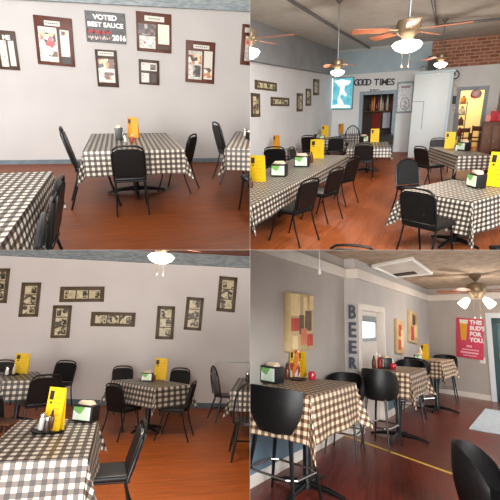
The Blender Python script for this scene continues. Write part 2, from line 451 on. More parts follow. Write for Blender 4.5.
# ------------------------------------------------------------------ small things on tables
def menu(mm=YELLOW):
    r = empty('menu_card')
    for s_ in (1, -1):
        MB().box((0, 0, 0.13), (0.17, 0.004, 0.26), M=Matrix.Translation((0, s_*0.028, 0)) @ Matrix.Rotation(s_*0.105, 4, 'X')).build('panel', mm, r)
    b = MB(); Mx = Matrix.Translation((0, -0.028, 0)) @ Matrix.Rotation(-0.105, 4, 'X')
    b.box((-0.048, -0.003, 0.21), (0.042, 0.002, 0.055), M=Mx); b.box((-0.045, -0.003, 0.165), (0.02, 0.002, 0.014), M=Mx)
    b.build('printed_mark', INK, r)
    b = MB()
    for k in range(5): b.box((0.02, -0.003, 0.2-0.035*k), (0.07, 0.0015, 0.006), M=Mx)
    b.build('printed_lines', mat('menu_print', srgb(216, 150, 24), 0.6), r)
    return r
def napkin_box():
    r = empty('napkin_dispenser')
    MB().box((0, 0, 0.065), (0.19, 0.11, 0.13), 0.008).build('housing', mat('black_plastic', srgb(24, 23, 22), 0.4), r)
    for s_ in (1, -1): MB().box((0, s_*0.0565, 0.066), (0.158, 0.004, 0.1)).build('card', CARD, r)
    b = MB()
    for k in range(4): b.box((0.0, 0.0, 0.135+0.006*k), (0.14-0.012*k, 0.06-0.006*k, 0.012), 0.003, M=Matrix.Rotation(0.12*(k-1.5), 4, 'Z'))
    b.build('napkins', NAPKIN, r); return r
def shaker(body=GLASSY, capm=CHROME, name='salt_shaker'):
    r = empty(name)
    MB().lathe([(0.02, 0), (0.024, 0.01), (0.02, 0.07), (0.018, 0.078)], 14).build('jar', body, r)
    MB().lathe([(0.0185, 0.078), (0.02, 0.085), (0.017, 0.1), (0.006, 0.108)], 14).build('cap', capm, r); return r
def bottle(body=KETCHUP, capm=None, name='sauce_bottle'):
    r = empty(name)
    MB().lathe([(0.028, 0), (0.031, 0.008), (0.031, 0.1), (0.024, 0.13), (0.012, 0.15)], 16).build('bottle', body, r)
    MB().lathe([(0.013, 0.15), (0.014, 0.165), (0.005, 0.19)], 12).build('cap', capm or WHITE, r); return r
def tray():
    o = MB().lathe([(0.005, 0.004), (0.11, 0.004), (0.125, 0.016), (0.13, 0.016), (0.118, 0.0), (0.005, 0.0)], 24).build('condiment_tray', METAL); return o
def candle():
    r = empty('candle_jar')
    MB().lathe([(0.035, 0), (0.046, 0.02), (0.046, 0.05), (0.034, 0.075), (0.03, 0.075), (0.04, 0.05), (0.038, 0.02), (0.02, 0.012)], 18).build('jar', CANDLE, r)
    MB().lathe([(0.03, 0.013), (0.03, 0.035), (0.004, 0.035)], 14).build('wax', mat('wax', srgb(220, 190, 170), 0.6), r); return r
def on_table(key, mk, room, px, h, yaw, label, cat, group=None, sc=1.0):
    p = room.at(px[0], px[1], h); sc = sc if isinstance(sc, tuple) else (sc, sc, sc)
    return put(key, mk, room, p + Vector((0, 0, 0.001)), yaw, label, cat, group, sc)
# ------------------------------------------------------------------ ceiling fans
def fan(room, bowl_px, hb, hc, label, bowl_r, blade_len, rod_top=True, rot=0.0, shades=False, power=25, nb=5, glow=None):
    p = room.at(bowl_px[0], bowl_px[1], hb)
    r = empty('ceiling_fan')
    zt = hc - hb                                     # ceiling above bowl centre
    k = bowl_r/0.17
    MB().lathe([(0.07*k, zt), (0.075*k, zt-0.04*k), (0.03*k, zt-0.09*k), (0.02*k, zt-0.1*k)], 18).build('ceiling_canopy', BRASS if shades else GREYMETAL, r)
    MB().tube([(0, 0, zt-0.08*k), (0, 0, 0.26*k)], 0.014*k, 8).build('rod', GREYMETAL, r)
    MB().lathe([(0.03*k, 0.3*k), (0.12*k, 0.27*k), (0.14*k, 0.2*k), (0.12*k, 0.14*k), (0.07*k, 0.1*k), (0.06*k, 0.07*k)], 22).build('motor', BRASS, r)
    for i in range(nb):
        a = rot + 2*PI*i/nb; Mx = Matrix.Rotation(a, 4, 'Z')
        b = MB(); L0, L1 = 0.22*k, blade_len
        pts = [(L0, -0.045*k), (L0+0.1*k, -0.06*k), (L1-0.04*k, -0.07*k), (L1, -0.04*k), (L1, 0.04*k), (L1-0.04*k, 0.07*k), (L0+0.1*k, 0.06*k), (L0, 0.045*k)]
        b.slab(pts, -0.004, 0.004)
        bmesh.ops.transform(b.bm, matrix=Mx @ Matrix.Translation((0, 0, 0.17*k)) @ Matrix.Rotation(0.2, 4, 'X'), verts=b.bm.verts)
        bl = b.build('blade', BLADE, r)
        bb = MB().box((0.17*k, 0, 0.17*k), (0.16*k, 0.04*k, 0.012), M=Mx); bb.build('bracket', BRASS, bl)
    g = glow or GLOW
    if shades:
        for i in range(2):
            a = (3.35, 5.95)[i]; Mx = Matrix.Rotation(a, 4, 'Z') @ Matrix.Translation((0.15*k, 0, 0.02)) @ Matrix.Rotation(-0.75, 4, 'Y')
            b = MB().lathe([(0.02*k, 0.07*k), (0.042*k, 0.04*k), (0.058*k, -0.02*k), (0.064*k, -0.08*k), (0.058*k, -0.08*k), (0.046*k, -0.02*k), (0.01, 0.03*k)], 18)
            bmesh.ops.transform(b.bm, matrix=Mx, verts=b.bm.verts); b.build('lamp_shade', g, r)
    else:
        MB().lathe([(0.06*k, 0.07*k), (0.14*k, 0.05*k), (0.17*k, 0.02*k), (0.14*k, -0.025*k), (0.08*k, -0.055*k), (0.01, -0.068*k)], 24).build('glass_bowl', g, r)
    for sx in (-1, 1):
        MB().tube([(sx*0.04*k, -0.05*k, 0.05*k), (sx*0.04*k, -0.05*k, -0.2*k)], 0.003*k, 5).lathe([(0.002, -0.2*k), (0.008*k, -0.21*k), (0.002, -0.23*k)], 8, (sx*0.04*k, -0.05*k, 0)).build('pull_chain', BRASS, r)
    tag(r, label, 'ceiling fan', 'ceiling fans'); place(r, room, room.M @ Matrix.Translation(p))
    if power:
        l = bpy.data.lights.new('fan_bulb', 'POINT'); l.energy = power; l.color = (1, 0.9, 0.78); l.shadow_soft_size = 0.12
        lo = bpy.data.objects.new('fan_bulb', l); COL.objects.link(lo); lo.matrix_world = room.M @ Matrix.Translation(p + Vector((0, 0, -0.14*k - 0.1)))
    return r
# ------------------------------------------------------------------ things on walls
def hang(wall, quad, name, label, cat, framem, panels, group=None, depth=0.03, border=0.0, kind='picture'):
    """quad: where the top left, top right, bottom right, bottom left corners appear. panels: (x0, y0, x1, y1, part name, material), y down, in 0..1"""
    P = [Vector(wall.on(*q)) for q in quad]
    c = sum(P, Vector((0, 0)))/4
    hx = ((P[1]-P[0]) + (P[2]-P[3]))/2; vy = ((P[0]-P[3]) + (P[1]-P[2]))/2
    w, h = hx.length, vy.length
    rot = -(0.6*math.atan2(hx.y, hx.x) + 0.4*(math.atan2(vy.y, vy.x)-PI/2))
    r = empty(name)
    fr = MB()
    if border:
        bd = border*min(w, h)
        fr.box((0, -depth*0.3, 0), (w-bd, depth*0.6, h-bd))
        for sx in (-1, 1): fr.box((sx*(w-bd)/2, -depth/2, 0), (bd, depth, h), 0.003)
        for sz in (-1, 1): fr.box((0, -depth/2, sz*(h-bd)/2), (w, depth, bd), 0.003)
        y0 = -depth*0.6
    else:
        fr.box((0, -depth/2, 0), (w, depth, h), 0.004); y0 = -depth
    fr.build('frame', framem, r)
    for i, (x0, ya, x1, yb, nm, m) in enumerate(panels):
        t = 0.003 + 0.0008*i
        MB().box((((x0+x1)/2-0.5)*w, y0 - t/2, (0.5-(ya+yb)/2)*h), ((x1-x0)*w, t, (yb-ya)*h)).build(nm, m, r)
    tag(r, label, cat, group); place(r, wall.room, wall.mat(c.x, c.y, 0.002, rot))
    return r, w, h, y0
def wall_panel(wall, u0, u1, z0, z1, m, name, th=0.1, off=0.0):
    b = MB().box(((u0+u1)/2, th/2-off, (z0+z1)/2), (u1-u0, th, z1-z0)); o = b.build(name, m, smooth=False)
    return struct(o, wall.room, wall.room.M @ wall.local())
# ================================================================== ROOM 1: pale wall with brown frames (upper left)
WALLP = mottled('pale_wall', srgb(183, 179, 177), srgb(189, 185, 183), 1.2, 0.75, 0.02)
GREYTRIM = mottled('grey_trim', srgb(96, 106, 114), srgb(112, 122, 130), 6, 0.6)
CORN = mottled('weathered_grey', srgb(128, 138, 142), srgb(160, 168, 170), 5, 0.8, 0.3, stretch=(1.5, 1, 6))
FLOOR_A = planks('wood_floor_warm', srgb(128, 62, 22), srgb(110, 50, 18), srgb(150, 78, 30), 0.0, rough=0.45)
def floor(room, name, m, x0, x1, y0, y1):
    return struct(MB().box(((x0+x1)/2, (y0+y1)/2, -0.06), (x1-x0, y1-y0, 0.12)).build(name, m, smooth=False), room)
wt = Wall(TL, (0, 164.5), (250, 161.5))
yl = max(wt.A.y, wt.B.y)
floor(TL, 'floor', FLOOR_A, -9, 6, 1.2, yl+0.6)
hc = wt.on(125, 5.5)[1]
print('TL wall height', hc, 'dist', yl)
wall_panel(wt, -3.5, wt.len+2, 0, hc, WALLP, 'wall_back')
wall_panel(wt, -3.5, wt.len+2, hc, hc+0.5, CORN, 'trim_1', 0.2, 0.06)
wall_panel(wt, -3.5, wt.len+2, 0, 0.085, GREYTRIM, 'baseboard_back', 0.03, 0.02)
FBR = mottled('red_brown_frame', srgb(96, 54, 40), srgb(80, 42, 32), 6, 0.45)
FDK = mottled('dark_brown_frame', srgb(72, 50, 38), srgb(58, 38, 28), 6, 0.45)
CLIP = patchwork('newspaper', [srgb(200, 197, 191), srgb(186, 183, 178), srgb(206, 202, 196), srgb(166, 162, 156), srgb(198, 194, 184)], 22, (1, 1, 2.5))
PH1 = patchwork('snapshot_people', [srgb(214, 92, 100), srgb(52, 46, 44), srgb(222, 210, 200), srgb(196, 168, 120), srgb(168, 60, 60), srgb(230, 228, 224)], 13)
PH2 = patchwork('snapshot_food', [srgb(186, 120, 74), srgb(96, 60, 44), srgb(214, 190, 150), srgb(70, 52, 44), srgb(226, 220, 210)], 15, seed=3)
PH3 = patchwork('snapshot_dark', [srgb(92, 74, 72), srgb(58, 46, 44), srgb(128, 88, 84), srgb(40, 34, 34), srgb(160, 150, 148)], 16, seed=5)
PLATE = mat('title_plate', srgb(202, 198, 188), 0.5); DKP = mat('dark_panel', srgb(44, 38, 36), 0.5)
def titled(o, w, h, y0, x, y, tw, n=6):
    b = MB(); step = tw*w/n
    for k in range(n): b.box(((x-0.5)*w + (k-(n-1)/2)*step, y0-0.0068, (0.5-y)*h), (step*0.6, 0.002, 0.02*h))
    b.build('printed_line', INK, o)
hang(wt, [(-14, 31), (17, 30), (18, 69), (-13, 69)], 'picture_frame', 'brown frame of clippings cut off by the left edge of the picture', 'picture frame', FDK,
     [(0.06, 0.25, 0.38, 0.93, 'photograph', PH3), (0.45, 0.25, 0.68, 0.93, 'photograph', CLIP), (0.74, 0.25, 0.92, 0.9, 'clipping', PLATE)], 'brown clipping frames on the pale wall')
r = bpy.context.scene.objects['picture_frame']
text_mesh('lettering', 'ME', 0.1, WHITE, r, (0.11, -0.034, 0.205), bold=0.004)
o, w, h, y0 = hang(wt, [(35, 16), (73.5, 18), (73.5, 66), (37, 64.5)], 'picture_frame', 'large red-brown frame with a tall red snapshot page, left of the grey sign', 'picture frame', FBR,
     [(0.27, 0.09, 0.68, 0.19, 'title_plate', PLATE), (0.09, 0.22, 0.58, 0.93, 'clipping', CLIP), (0.14, 0.34, 0.54, 0.66, 'photograph', PH1), (0.32, 0.71, 0.56, 0.82, 'photograph', PH2), (0.66, 0.25, 0.9, 0.8, 'clipping', CLIP), (0.7, 0.28, 0.86, 0.36, 'photograph', PH2), (0.67, 0.81, 0.92, 0.95, 'dark_panel', DKP)], 'brown clipping frames on the pale wall')
titled(o, w, h, y0, 0.47, 0.14, 0.34)
# the grey award sign
SIGNG = mottled('slate_sign', srgb(92, 92, 94), srgb(110, 110, 112), 14, 0.6)
o, w, h, y0 = hang(wt, [(86, 12), (125.5, 12.5), (125.5, 43.5), (86, 42)], 'award_sign', 'grey sign reading VOTED BEST SAUCE 2016 in white letters', 'sign', SIGNG, [])
WLET = mat('white_letters', srgb(240, 240, 238), 0.5)
text_mesh('lettering', 'VOTED', h*0.22, WLET, o, (0, y0-0.004, h*0.31), sx=1.15, bold=0.004)
text_mesh('lettering', 'BEST SAUCE', h*0.205, WLET, o, (0, y0-0.004, h*0.07), sx=1.12, bold=0.004)
text_mesh('lettering', '2016', h*0.25, WLET, o, (w*0.33, y0-0.004, -h*0.33), sx=0.95, bold=0.006)
REDP = mat('red_script', srgb(206, 84, 84), 0.5)
for nm, zz, mm, am in (('red_script', -0.17, REDP, 0.075), ('white_script', -0.36, mat('pale_pink_script', srgb(238, 214, 212), 0.5), 0.06)):
    pts = [(-w*0.47 + w*0.6*k/48, y0-0.006, h*(zz + am*math.sin(k*1.35) + 0.02*math.sin(k*0.6))) for k in range(49)]
    MB().tube(pts, 0.007 if mm is REDP else 0.009, 5).build(nm, mm, o)
o, w, h, y0 = hang(wt, [(96, 50), (117.5, 50), (118, 87), (97, 86.5)], 'picture_frame', 'narrow dark frame directly under the grey award sign', 'picture frame', FDK,
     [(0.14, 0.05, 0.86, 0.16, 'title_plate', PLATE), (0.12, 0.24, 0.86, 0.5, 'photograph', PH2), (0.1, 0.5, 0.86, 0.88, 'clipping', CLIP), (0.34, 0.6, 0.82, 0.8, 'photograph', PH2)], 'brown clipping frames on the pale wall')
titled(o, w, h, y0, 0.5, 0.1, 0.6)
o, w, h, y0 = hang(wt, [(137, 12), (172, 14), (170.5, 53), (136, 51)], 'picture_frame', 'largest brown frame with a cream clipping, right of the grey award sign', 'picture frame', FBR,
     [(0.24, 0.09, 0.8, 0.22, 'title_plate', PLATE), (0.06, 0.3, 0.56, 0.58, 'photograph', PH3), (0.08, 0.6, 0.54, 0.92, 'clipping', CLIP), (0.2, 0.72, 0.44, 0.84, 'photograph', PH1), (0.62, 0.28, 0.94, 0.78, 'clipping', PAPER), (0.6, 0.82, 0.94, 0.92, 'dark_panel', FDK)], 'brown clipping frames on the pale wall')
titled(o, w, h, y0, 0.52, 0.155, 0.35, 5)
o, w, h, y0 = hang(wt, [(139.5, 60), (160, 60), (158.5, 85), (138.5, 84)], 'picture_frame', 'smallest dark frame with four panes, under the largest brown frame', 'picture frame', FDK,
     [(0.12, 0.12, 0.88, 0.44, 'clipping', CLIP), (0.56, 0.18, 0.84, 0.4, 'photograph', PH3), (0.12, 0.54, 0.5, 0.92, 'clipping', CLIP), (0.58, 0.54, 0.86, 0.92, 'dark_panel', DKP)], 'brown clipping frames on the pale wall')
o, w, h, y0 = hang(wt, [(187, 41), (216.5, 42), (212.5, 83.5), (184, 82)], 'picture_frame', 'tilted brown frame with food snapshots, above the dining table on the right', 'picture frame', FBR,
     [(0.26, 0.09, 0.8, 0.18, 'title_plate', PLATE), (0.1, 0.24, 0.56, 0.92, 'clipping', CLIP), (0.1, 0.33, 0.54, 0.55, 'photograph', PH2), (0.26, 0.58, 0.52, 0.86, 'photograph', PH3), (0.63, 0.22, 0.92, 0.9, 'clipping', PLATE), (0.64, 0.62, 0.9, 0.86, 'photograph', PH2)], 'brown clipping frames on the pale wall')
titled(o, w, h, y0, 0.53, 0.135, 0.4)
hang(wt, [(243, 25), (276, 27), (272, 68), (239, 64)], 'picture_frame', 'brown frame cut off at the right end of the pale frame wall', 'picture frame', FBR,
     [(0.08, 0.08, 0.6, 0.2, 'title_plate', PLATE), (0.12, 0.28, 0.5, 0.9, 'clipping', CLIP), (0.14, 0.3, 0.5, 0.55, 'photograph', PH1)], 'brown clipping frames on the pale wall')
G1 = 'black chairs in the room with brown frames'
c1, y1 = table(TL, [(82, 150), (185, 151), (166, 134), (92, 133)], 0.76, 0.3, 'pedestal table with black cross foot at the middle of the brown-frame room', 'black and white checked cloth on the middle table under the brown frames', 0.064, foot=0.42, seed=1)
c2, y2 = table(TL, [(-245, 262), (2, 262), (47, 172), (-62, 172)], 0.76, 0.3, 'long table in the lower left corner of the brown-frame room', 'checked cloth on the long table nearest the viewer at left, brown-frame room', 0.06, foot=0.4, seed=2, flare=0.03)
c3, y3 = table(TL, [(225, 149), (330, 150), (312, 132), (236, 132)], 0.76, 0.28, 'pedestal table cut off at the right of the brown-frame room', 'checked cloth on the table cut off at the right, below the last brown frame', 0.066, foot=0.42, seed=3)
chair(TL, (98, 203), 127, -PI/2+0.08, 'black padded chair at the left end of the middle table, brown-frame room', G1)
chair(TL, (133, 210), 145, 0.0, 'black padded chair seen from behind at the front of the middle table, brown-frame room', G1, width=0.92)
chair(TL, (178, 190), 134, PI/2-0.5, 'black padded chair at the right end of the middle table, brown-frame room', G1, width=0.95)
chair(TL, (234, 181), 122, -PI/2+0.05, 'black padded chair facing the cut-off right table, seen edge-on against the pale wall', G1)
chair(TL, (261, 214), 146, 0.05, 'black chair in front of the cut-off right table, mostly outside the brown-frame room view', G1)
chair(TL, (36, 300), 178, PI/2-0.02, 'black chair seen edge-on at the right side of the long table, farther one, brown-frame room', G1)
chair(TL, (8, 400), 222, PI/2+0.1, 'black chair at the right side of the long table, nearest the viewer, brown-frame room', G1)
on_table('napkin', napkin_box, TL, (119.5, 139.5), 0.765, 1.5, 'dark napkin dispenser at the left of the middle table, brown-frame room', 'napkin dispenser', 'napkin dispensers', (0.62, 1, 1.25))
on_table('amber', lambda: menu(AMBER), TL, (134, 137.5), 0.765, -0.35, 'amber menu card standing on the middle table, brown-frame room', 'menu', None, (0.95, 1, 1.12))
on_table('salt', shaker, TL, (125.5, 142), 0.765, 0, 'white salt shaker on the middle table in front of the napkin dispenser, brown-frame room', 'shaker', 'shakers', 0.85)
on_table('ketchup', bottle, TL, (132.5, 143), 0.765, 0, 'small dark red sauce bottle in front of the amber menu, brown-frame room', 'bottle', 'sauce bottles', 0.6)
on_table('salt', shaker, TL, (245, 136), 0.765, 0, 'glass shaker on the table cut off at the right, brown-frame room', 'shaker', 'shakers', 1.1)
on_table('napkin', napkin_box, TL, (251, 139), 0.765, 0.4, 'black napkin dispenser cut off at the right edge of the brown-frame room', 'napkin dispenser', 'napkin dispensers', 0.8)

# ================================================================== ROOM 2: long dining room with fans (upper right)
LOW = mottled('white_wall', srgb(226, 226, 228), srgb(232, 232, 234), 1.5, 0.7)
LOWB = mottled('white_back_wall', srgb(226, 228, 228), srgb(232, 234, 234), 1.5, 0.7)
BAND = mottled('grey_band', srgb(146, 150, 154), srgb(156, 160, 164), 2, 0.7)
UPB = mottled('blue_grey_wall', srgb(172, 192, 202), srgb(182, 200, 209), 2, 0.7)
CEIL = mottled('grey_ceiling', srgb(204, 203, 196), srgb(214, 213, 206), 5, 0.85, 0.15)
TANW = mottled('tan_wall', srgb(178, 166, 150), srgb(166, 152, 136), 2, 0.7)
BRICK = brickmat('old_brick')
FLOOR_B = planks('wood_floor_hall', srgb(156, 80, 38), srgb(134, 64, 30), srgb(178, 98, 50), PI/2, rough=0.46)
p0 = TR.at(400, 152)
def along(p, px):                                     # point of the line through p across the room that appears in picture column px
    lo, hi = -12.0, 12.0
    for _ in range(50):
        m = (lo+hi)/2
        if TR.proj(p + Vector((m, 0, 0)))[0] < px: lo = m
        else: hi = m
    return p + Vector((lo, 0, 0))
lcorner, rcorner = along(p0, 331), along(p0, 490)
wb = Wall(TR, tuple(lcorner), tuple(rcorner))
dirL = Vector((0, -1, 0))
wl = Wall(TR, tuple(lcorner + dirL*11), tuple(lcorner))
wr = Wall(TR, tuple(rcorner), tuple(rcorner + Vector((0.02, -1, 0))*10))
HCE = wb.on(332, 51)[1]; HB = wb.on(332, 75)[1]
print('TR ceiling', HCE, 'band', HB, 'dist', lcorner, rcorner, 'len', wb.len)
floor(TR, 'floor', FLOOR_B, -9, 8, 1.2, max(lcorner.y, rcorner.y)+3.5)
fl_ = TR.at(250, 182); dirL = (fl_-lcorner).normalized()
wl = Wall(TR, tuple(lcorner + dirL*11), tuple(lcorner))
b = MB(); b.slab([tuple((lcorner+dirL*11).xy - Vector((0.3, 0))), tuple(wr.B.xy + Vector((0.3, 0))), tuple(rcorner.xy + Vector((0.4, 0.4))), tuple(lcorner.xy + Vector((-0.4, 0.4)))], HCE, HCE+0.1)
struct(b.build('ceiling', CEIL, smooth=False), TR)
wall_panel(wl, -0.5, wl.len+0.1, 0, HB, LOW, 'wall_left')
hb2 = wl.on(270, 64)[1]
wall_panel(wl, -0.5, wl.len, HB-0.02, HCE, BAND, 'trim_2', 0.3, 0.16)
# back wall with a doorway left of centre (bar alcove) and a kitchen doorway at right
def pxu(wall, x, y): return wall.on(x, y)[0]
ud0, ud1 = pxu(wb, 362, 120), pxu(wb, 392, 120); zd = wb.on(376, 94.5)[1]
uk0, uk1 = pxu(wb, 457.5, 120), pxu(wb, 480.5, 120); zk = wb.on(470, 90.5)[1]
zu = wb.on(365, 73.5)[1]
ubr = pxu(wb, 431, 60)
for u0, u1, z0, z1 in ((-0.1, ud0, 0, zu), (ud0, ud1, zd, zu), (ud1, uk0, 0, zu), (uk0, uk1, zk, zu), (uk1, wb.len+0.1, 0, zu)):
    wall_panel(wb, u0, u1, z0, z1, LOWB, 'wall_back')
wall_panel(wb, -0.1, ubr, zu, HCE, UPB, 'wall_back')
wall_panel(wb, ubr, wb.len+0.1, zu, HCE, BRICK, 'wall_back', 0.12, 0.03)
wall_panel(wb, -0.1, ubr, HCE-0.1, HCE, mat('pale_crown', srgb(196, 202, 204), 0.6), 'trim_3', 0.06, 0.05)
zr = wr.on(495, 68)[1]
wall_panel(wr, -0.1, wr.len, 0, zu, TANW, 'wall_right')
wall_panel(wr, -0.1, wr.len, zu, HCE, BRICK, 'wall_right', 0.12, 0.03)
BLG = mottled('blue_grey_trim', srgb(146, 160, 172), srgb(156, 170, 180), 4, 0.5)
def casing(wall, u0, u1, z, m, wd=0.12):
    wall_panel(wall, u0-wd, u0, 0, z+wd, m, 'trim_4', 0.06, 0.04); wall_panel(wall, u1, u1+wd, 0, z+wd, m, 'trim_4', 0.06, 0.04)
    wall_panel(wall, u0, u1, z, z+wd, m, 'trim_4', 0.06, 0.04)
casing(wb, ud0, ud1, zd, BLG, 0.13); casing(wb, uk0, uk1, zk, BLG, 0.13)
# alcove behind the bar doorway
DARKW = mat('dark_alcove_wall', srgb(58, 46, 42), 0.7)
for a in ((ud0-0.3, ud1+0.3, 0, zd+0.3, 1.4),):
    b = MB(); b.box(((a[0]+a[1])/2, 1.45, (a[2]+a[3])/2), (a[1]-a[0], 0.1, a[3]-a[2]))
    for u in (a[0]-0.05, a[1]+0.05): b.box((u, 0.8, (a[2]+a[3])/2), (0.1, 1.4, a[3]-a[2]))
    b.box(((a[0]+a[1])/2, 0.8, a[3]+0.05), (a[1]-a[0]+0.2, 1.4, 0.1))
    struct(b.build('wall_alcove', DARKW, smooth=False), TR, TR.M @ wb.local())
def onw(key, mk, wall, u, y, z, label, cat, group=None, sc=1.0, yaw=0.0):
    sc = sc if isinstance(sc, tuple) else (sc, sc, sc)
    o = spawn(key, mk); tag(o, label, cat, group)
    return place(o, wall.room, wall.room.M @ wall.local() @ Matrix.Translation((u, y, z)) @ Matrix.Rotation(yaw, 4, 'Z') @ Matrix.Diagonal((*sc, 1)))
dw = ud1-ud0; zs = wb.on(376, 112)[1]
def bar_shelf():
    r = empty('bar_shelf')
    MB().box((0, 0, 0), (dw+0.5, 0.36, 0.05)).build('board', WOODDK, r)
    for k in (-1, 0, 1): MB().box((k*dw*0.3, 0.1, -0.1), (0.05, 0.16, 0.16)).build('bracket', WOODDK, r)
    return r
onw('bar_shelf', bar_shelf, wb, (ud0+ud1)/2, 1.2, zs, 'wooden shelf of bottles inside the doorway under the GOOD TIMES lettering', 'shelf')
botc = [(srgb(214, 130, 60), 'amber'), (srgb(60, 42, 36), 'brown'), (srgb(212, 204, 194), 'pale'), (srgb(150, 60, 50), 'red'), (srgb(190, 160, 110), 'straw-coloured'), (srgb(84, 70, 62), 'dark grey')]
seqc = [1, 0, 0, 1, 3, 2, 4, 1, 2, 5, 3, 2, 4]
order_w = ['first', 'second', 'third', 'fourth', 'fifth', 'sixth', 'seventh', 'eighth', 'ninth', 'tenth', 'eleventh', 'twelfth', 'thirteenth']
for i, k in enumerate(seqc):
    c_, nm = botc[k]
    onw('barbottle%d' % k, lambda c_=c_, nm=nm: bottle(mat('bottle_'+nm, c_, 0.25), mat('bottle_cap_'+nm, [x*0.6 for x in c_], 0.4), 'liquor_bottle'), wb, ud0+0.08+dw*0.92*i/12, 1.1+0.05*(i % 2), zs+0.026,
        '%s bottle on the bar shelf, %s from the left' % (nm, order_w[i]), 'bottle', 'bottles on the bar shelf', (1.5, 1.5, 2.3+0.7*((i*7) % 3)))
def curtain(cm, wd, ht):
    b = MB(); n = 24
    pts = [(-wd/2 + wd*i/n, 0.02*math.sin(i*1.6)) for i in range(n+1)]
    b.slab(pts + [(x, y+0.012) for x, y in pts[::-1]], 0, ht); return b
o = curtain(0, 0.36, zs-0.36).build('red_curtain', mat('curtain_red', srgb(150, 58, 46), 0.85)); tag(o, 'dull red curtain hanging under the bar shelf in the doorway', 'curtain')
place(o, TR, TR.M @ wb.local() @ Matrix.Translation((ud0+dw*0.3, 1.3, 0.3)))
o = curtain(0, 0.3, 0.62).build('white_towel', mat('towel_white', srgb(214, 216, 224), 0.85)); tag(o, 'white towel hanging under the bar shelf in the doorway', 'towel')
place(o, TR, TR.M @ wb.local() @ Matrix.Translation((ud0+dw*0.68, 1.15, zs-0.68)))
# kitchen behind the right doorway
CREAM = mottled('kitchen_wall', srgb(246, 232, 190), srgb(240, 224, 178), 2, 0.7)
b = MB(); b.box(((uk0+uk1)/2, 2.3, zk/2+0.2), (uk1-uk0+1.8, 0.1, zk+0.4))
for u in (uk0-0.5, uk1+0.5): b.box((u, 1.2, zk/2+0.2), (0.1, 2.2, zk+0.4))
b.box(((uk0+uk1)/2, 1.2, zk+0.4), (uk1-uk0+1.2, 2.2, 0.1))
struct(b.build('wall_kitchen', CREAM, smooth=False), TR, TR.M @ wb.local())
l = bpy.data.lights.new('kitchen_lamp', 'POINT'); l.energy = 42; l.color = (1, 0.88, 0.62); l.shadow_soft_size = 0.15
lo = bpy.data.objects.new('kitchen_lamp', l); COL.objects.link(lo); lo.matrix_world = TR.M @ wb.local() @ Matrix.Translation(((uk0+uk1)/2, 1.2, zk+0.1))
def rack():
    r = empty('shelf_unit')
    for sx in (-1, 1):
        for sy in (-1, 1): MB().box((sx*0.14, sy*0.14, 0.9), (0.03, 0.03, 1.8)).build('post', METAL, r)
    for k in range(5): MB().box((0, 0, 0.2+0.38*k), (0.3, 0.3, 0.03)).build('shelf', GREYMETAL, r)
    return r
onw('rack', rack, wb, uk0+0.12, 0.55, 0, 'narrow shelf unit just inside the yellow lit kitchen doorway', 'shelf')
jarc = [('red', srgb(176, 60, 44)), ('brown', srgb(110, 70, 48)), ('white', srgb(226, 220, 206)), ('orange', srgb(222, 140, 60))]
for k in range(4):
    nm, c_ = jarc[k]
    onw('kjar'+nm, lambda nm=nm, c_=c_: bottle(mat('jar_'+nm, c_, 0.4), mat('jar_lid_'+nm, srgb(120, 110, 100), 0.4), 'storage_jar'), wb, uk0+0.12, 0.5, 0.216+0.38*(k+1),
        nm + ' jar on the shelf unit inside the kitchen doorway, %s shelf from below' % ['second', 'third', 'fourth', 'top'][k], 'jar', 'jars in the kitchen', (3.2, 3.2, 1.5))
# poster, lettering, framed poster
TURQ = patchwork('turquoise_print', [srgb(120, 214, 232), srgb(90, 190, 214), srgb(140, 224, 238), srgb(104, 202, 222)], 5)
TURQ.node_tree.nodes['Principled BSDF'].inputs['Emission Color'].default_value = (*srgb(110, 208, 228), 1)
TURQ.node_tree.nodes['Principled BSDF'].inputs['Emission Strength'].default_value = 0.35
LIT = mat('lit_white', (0.9, 0.98, 1), 0.4, emit=(0.85, 0.97, 1.0), estr=0.75)
o, w, h, y0 = hang(wb, [(331.5, 77.5), (353.5, 77.5), (353.5, 109.5), (331.5, 109)], 'lit_poster', 'glowing turquoise backlit poster with a white figure, in the far left corner', 'poster', GREYMETAL,
     [(0.03, 0.02, 0.97, 0.98, 'backlit_panel', TURQ), (0.03, 0.02, 0.09, 0.98, 'bright_edge', LIT)], depth=0.1)
b = MB()
yy = y0-0.006
def blob(pts): b.prism([((x-0.5)*w, (0.5-z)*h) for x, z in pts], yy, yy-0.006)
blob([(0.14, 0.1), (0.5, 0.06), (0.88, 0.12), (0.8, 0.22), (0.62, 0.26), (0.6, 0.4), (0.74, 0.55), (0.66, 0.6), (0.5, 0.5), (0.42, 0.62), (0.56, 0.74), (0.62, 0.86), (0.9, 0.88), (0.92, 0.95), (0.1, 0.95), (0.12, 0.86), (0.36, 0.84), (0.32, 0.7), (0.4, 0.5), (0.42, 0.3), (0.3, 0.22)])
b.build('white_figure', LIT, o)
ul, zl = wb.on(374.5, 82.5); ue = wb.on(394.5, 82.5)[0]; us = wb.on(354.5, 82.5)[0]
LET = mat('charcoal_letters', srgb(70, 70, 74), 0.7)
r = empty('wall_lettering')
tw = ue-us
for i, ch in enumerate('GOOD TIMES'):
    if ch != ' ': text_mesh('letter', ch, 0.33, LET, r, (-tw/2 + tw*(i+0.5)/10, -0.004, 0), bold=0.008, sx=1)
for i, ch in enumerate('BBQ'):
    text_mesh('letter', ch, 0.2, LET, r, (tw*(0.02+0.08*i)-0.12, -0.004, -0.32), bold=0.003)
tag(r, 'dark letters GOOD TIMES on the white wall over the bar doorway', 'lettering'); place(r, TR, wb.mat(ul, zl, 0.012, 0.045))
BLK = patchwork('line_drawing', [srgb(226, 228, 232), srgb(236, 238, 240), srgb(206, 208, 214), srgb(232, 234, 238)], 16)
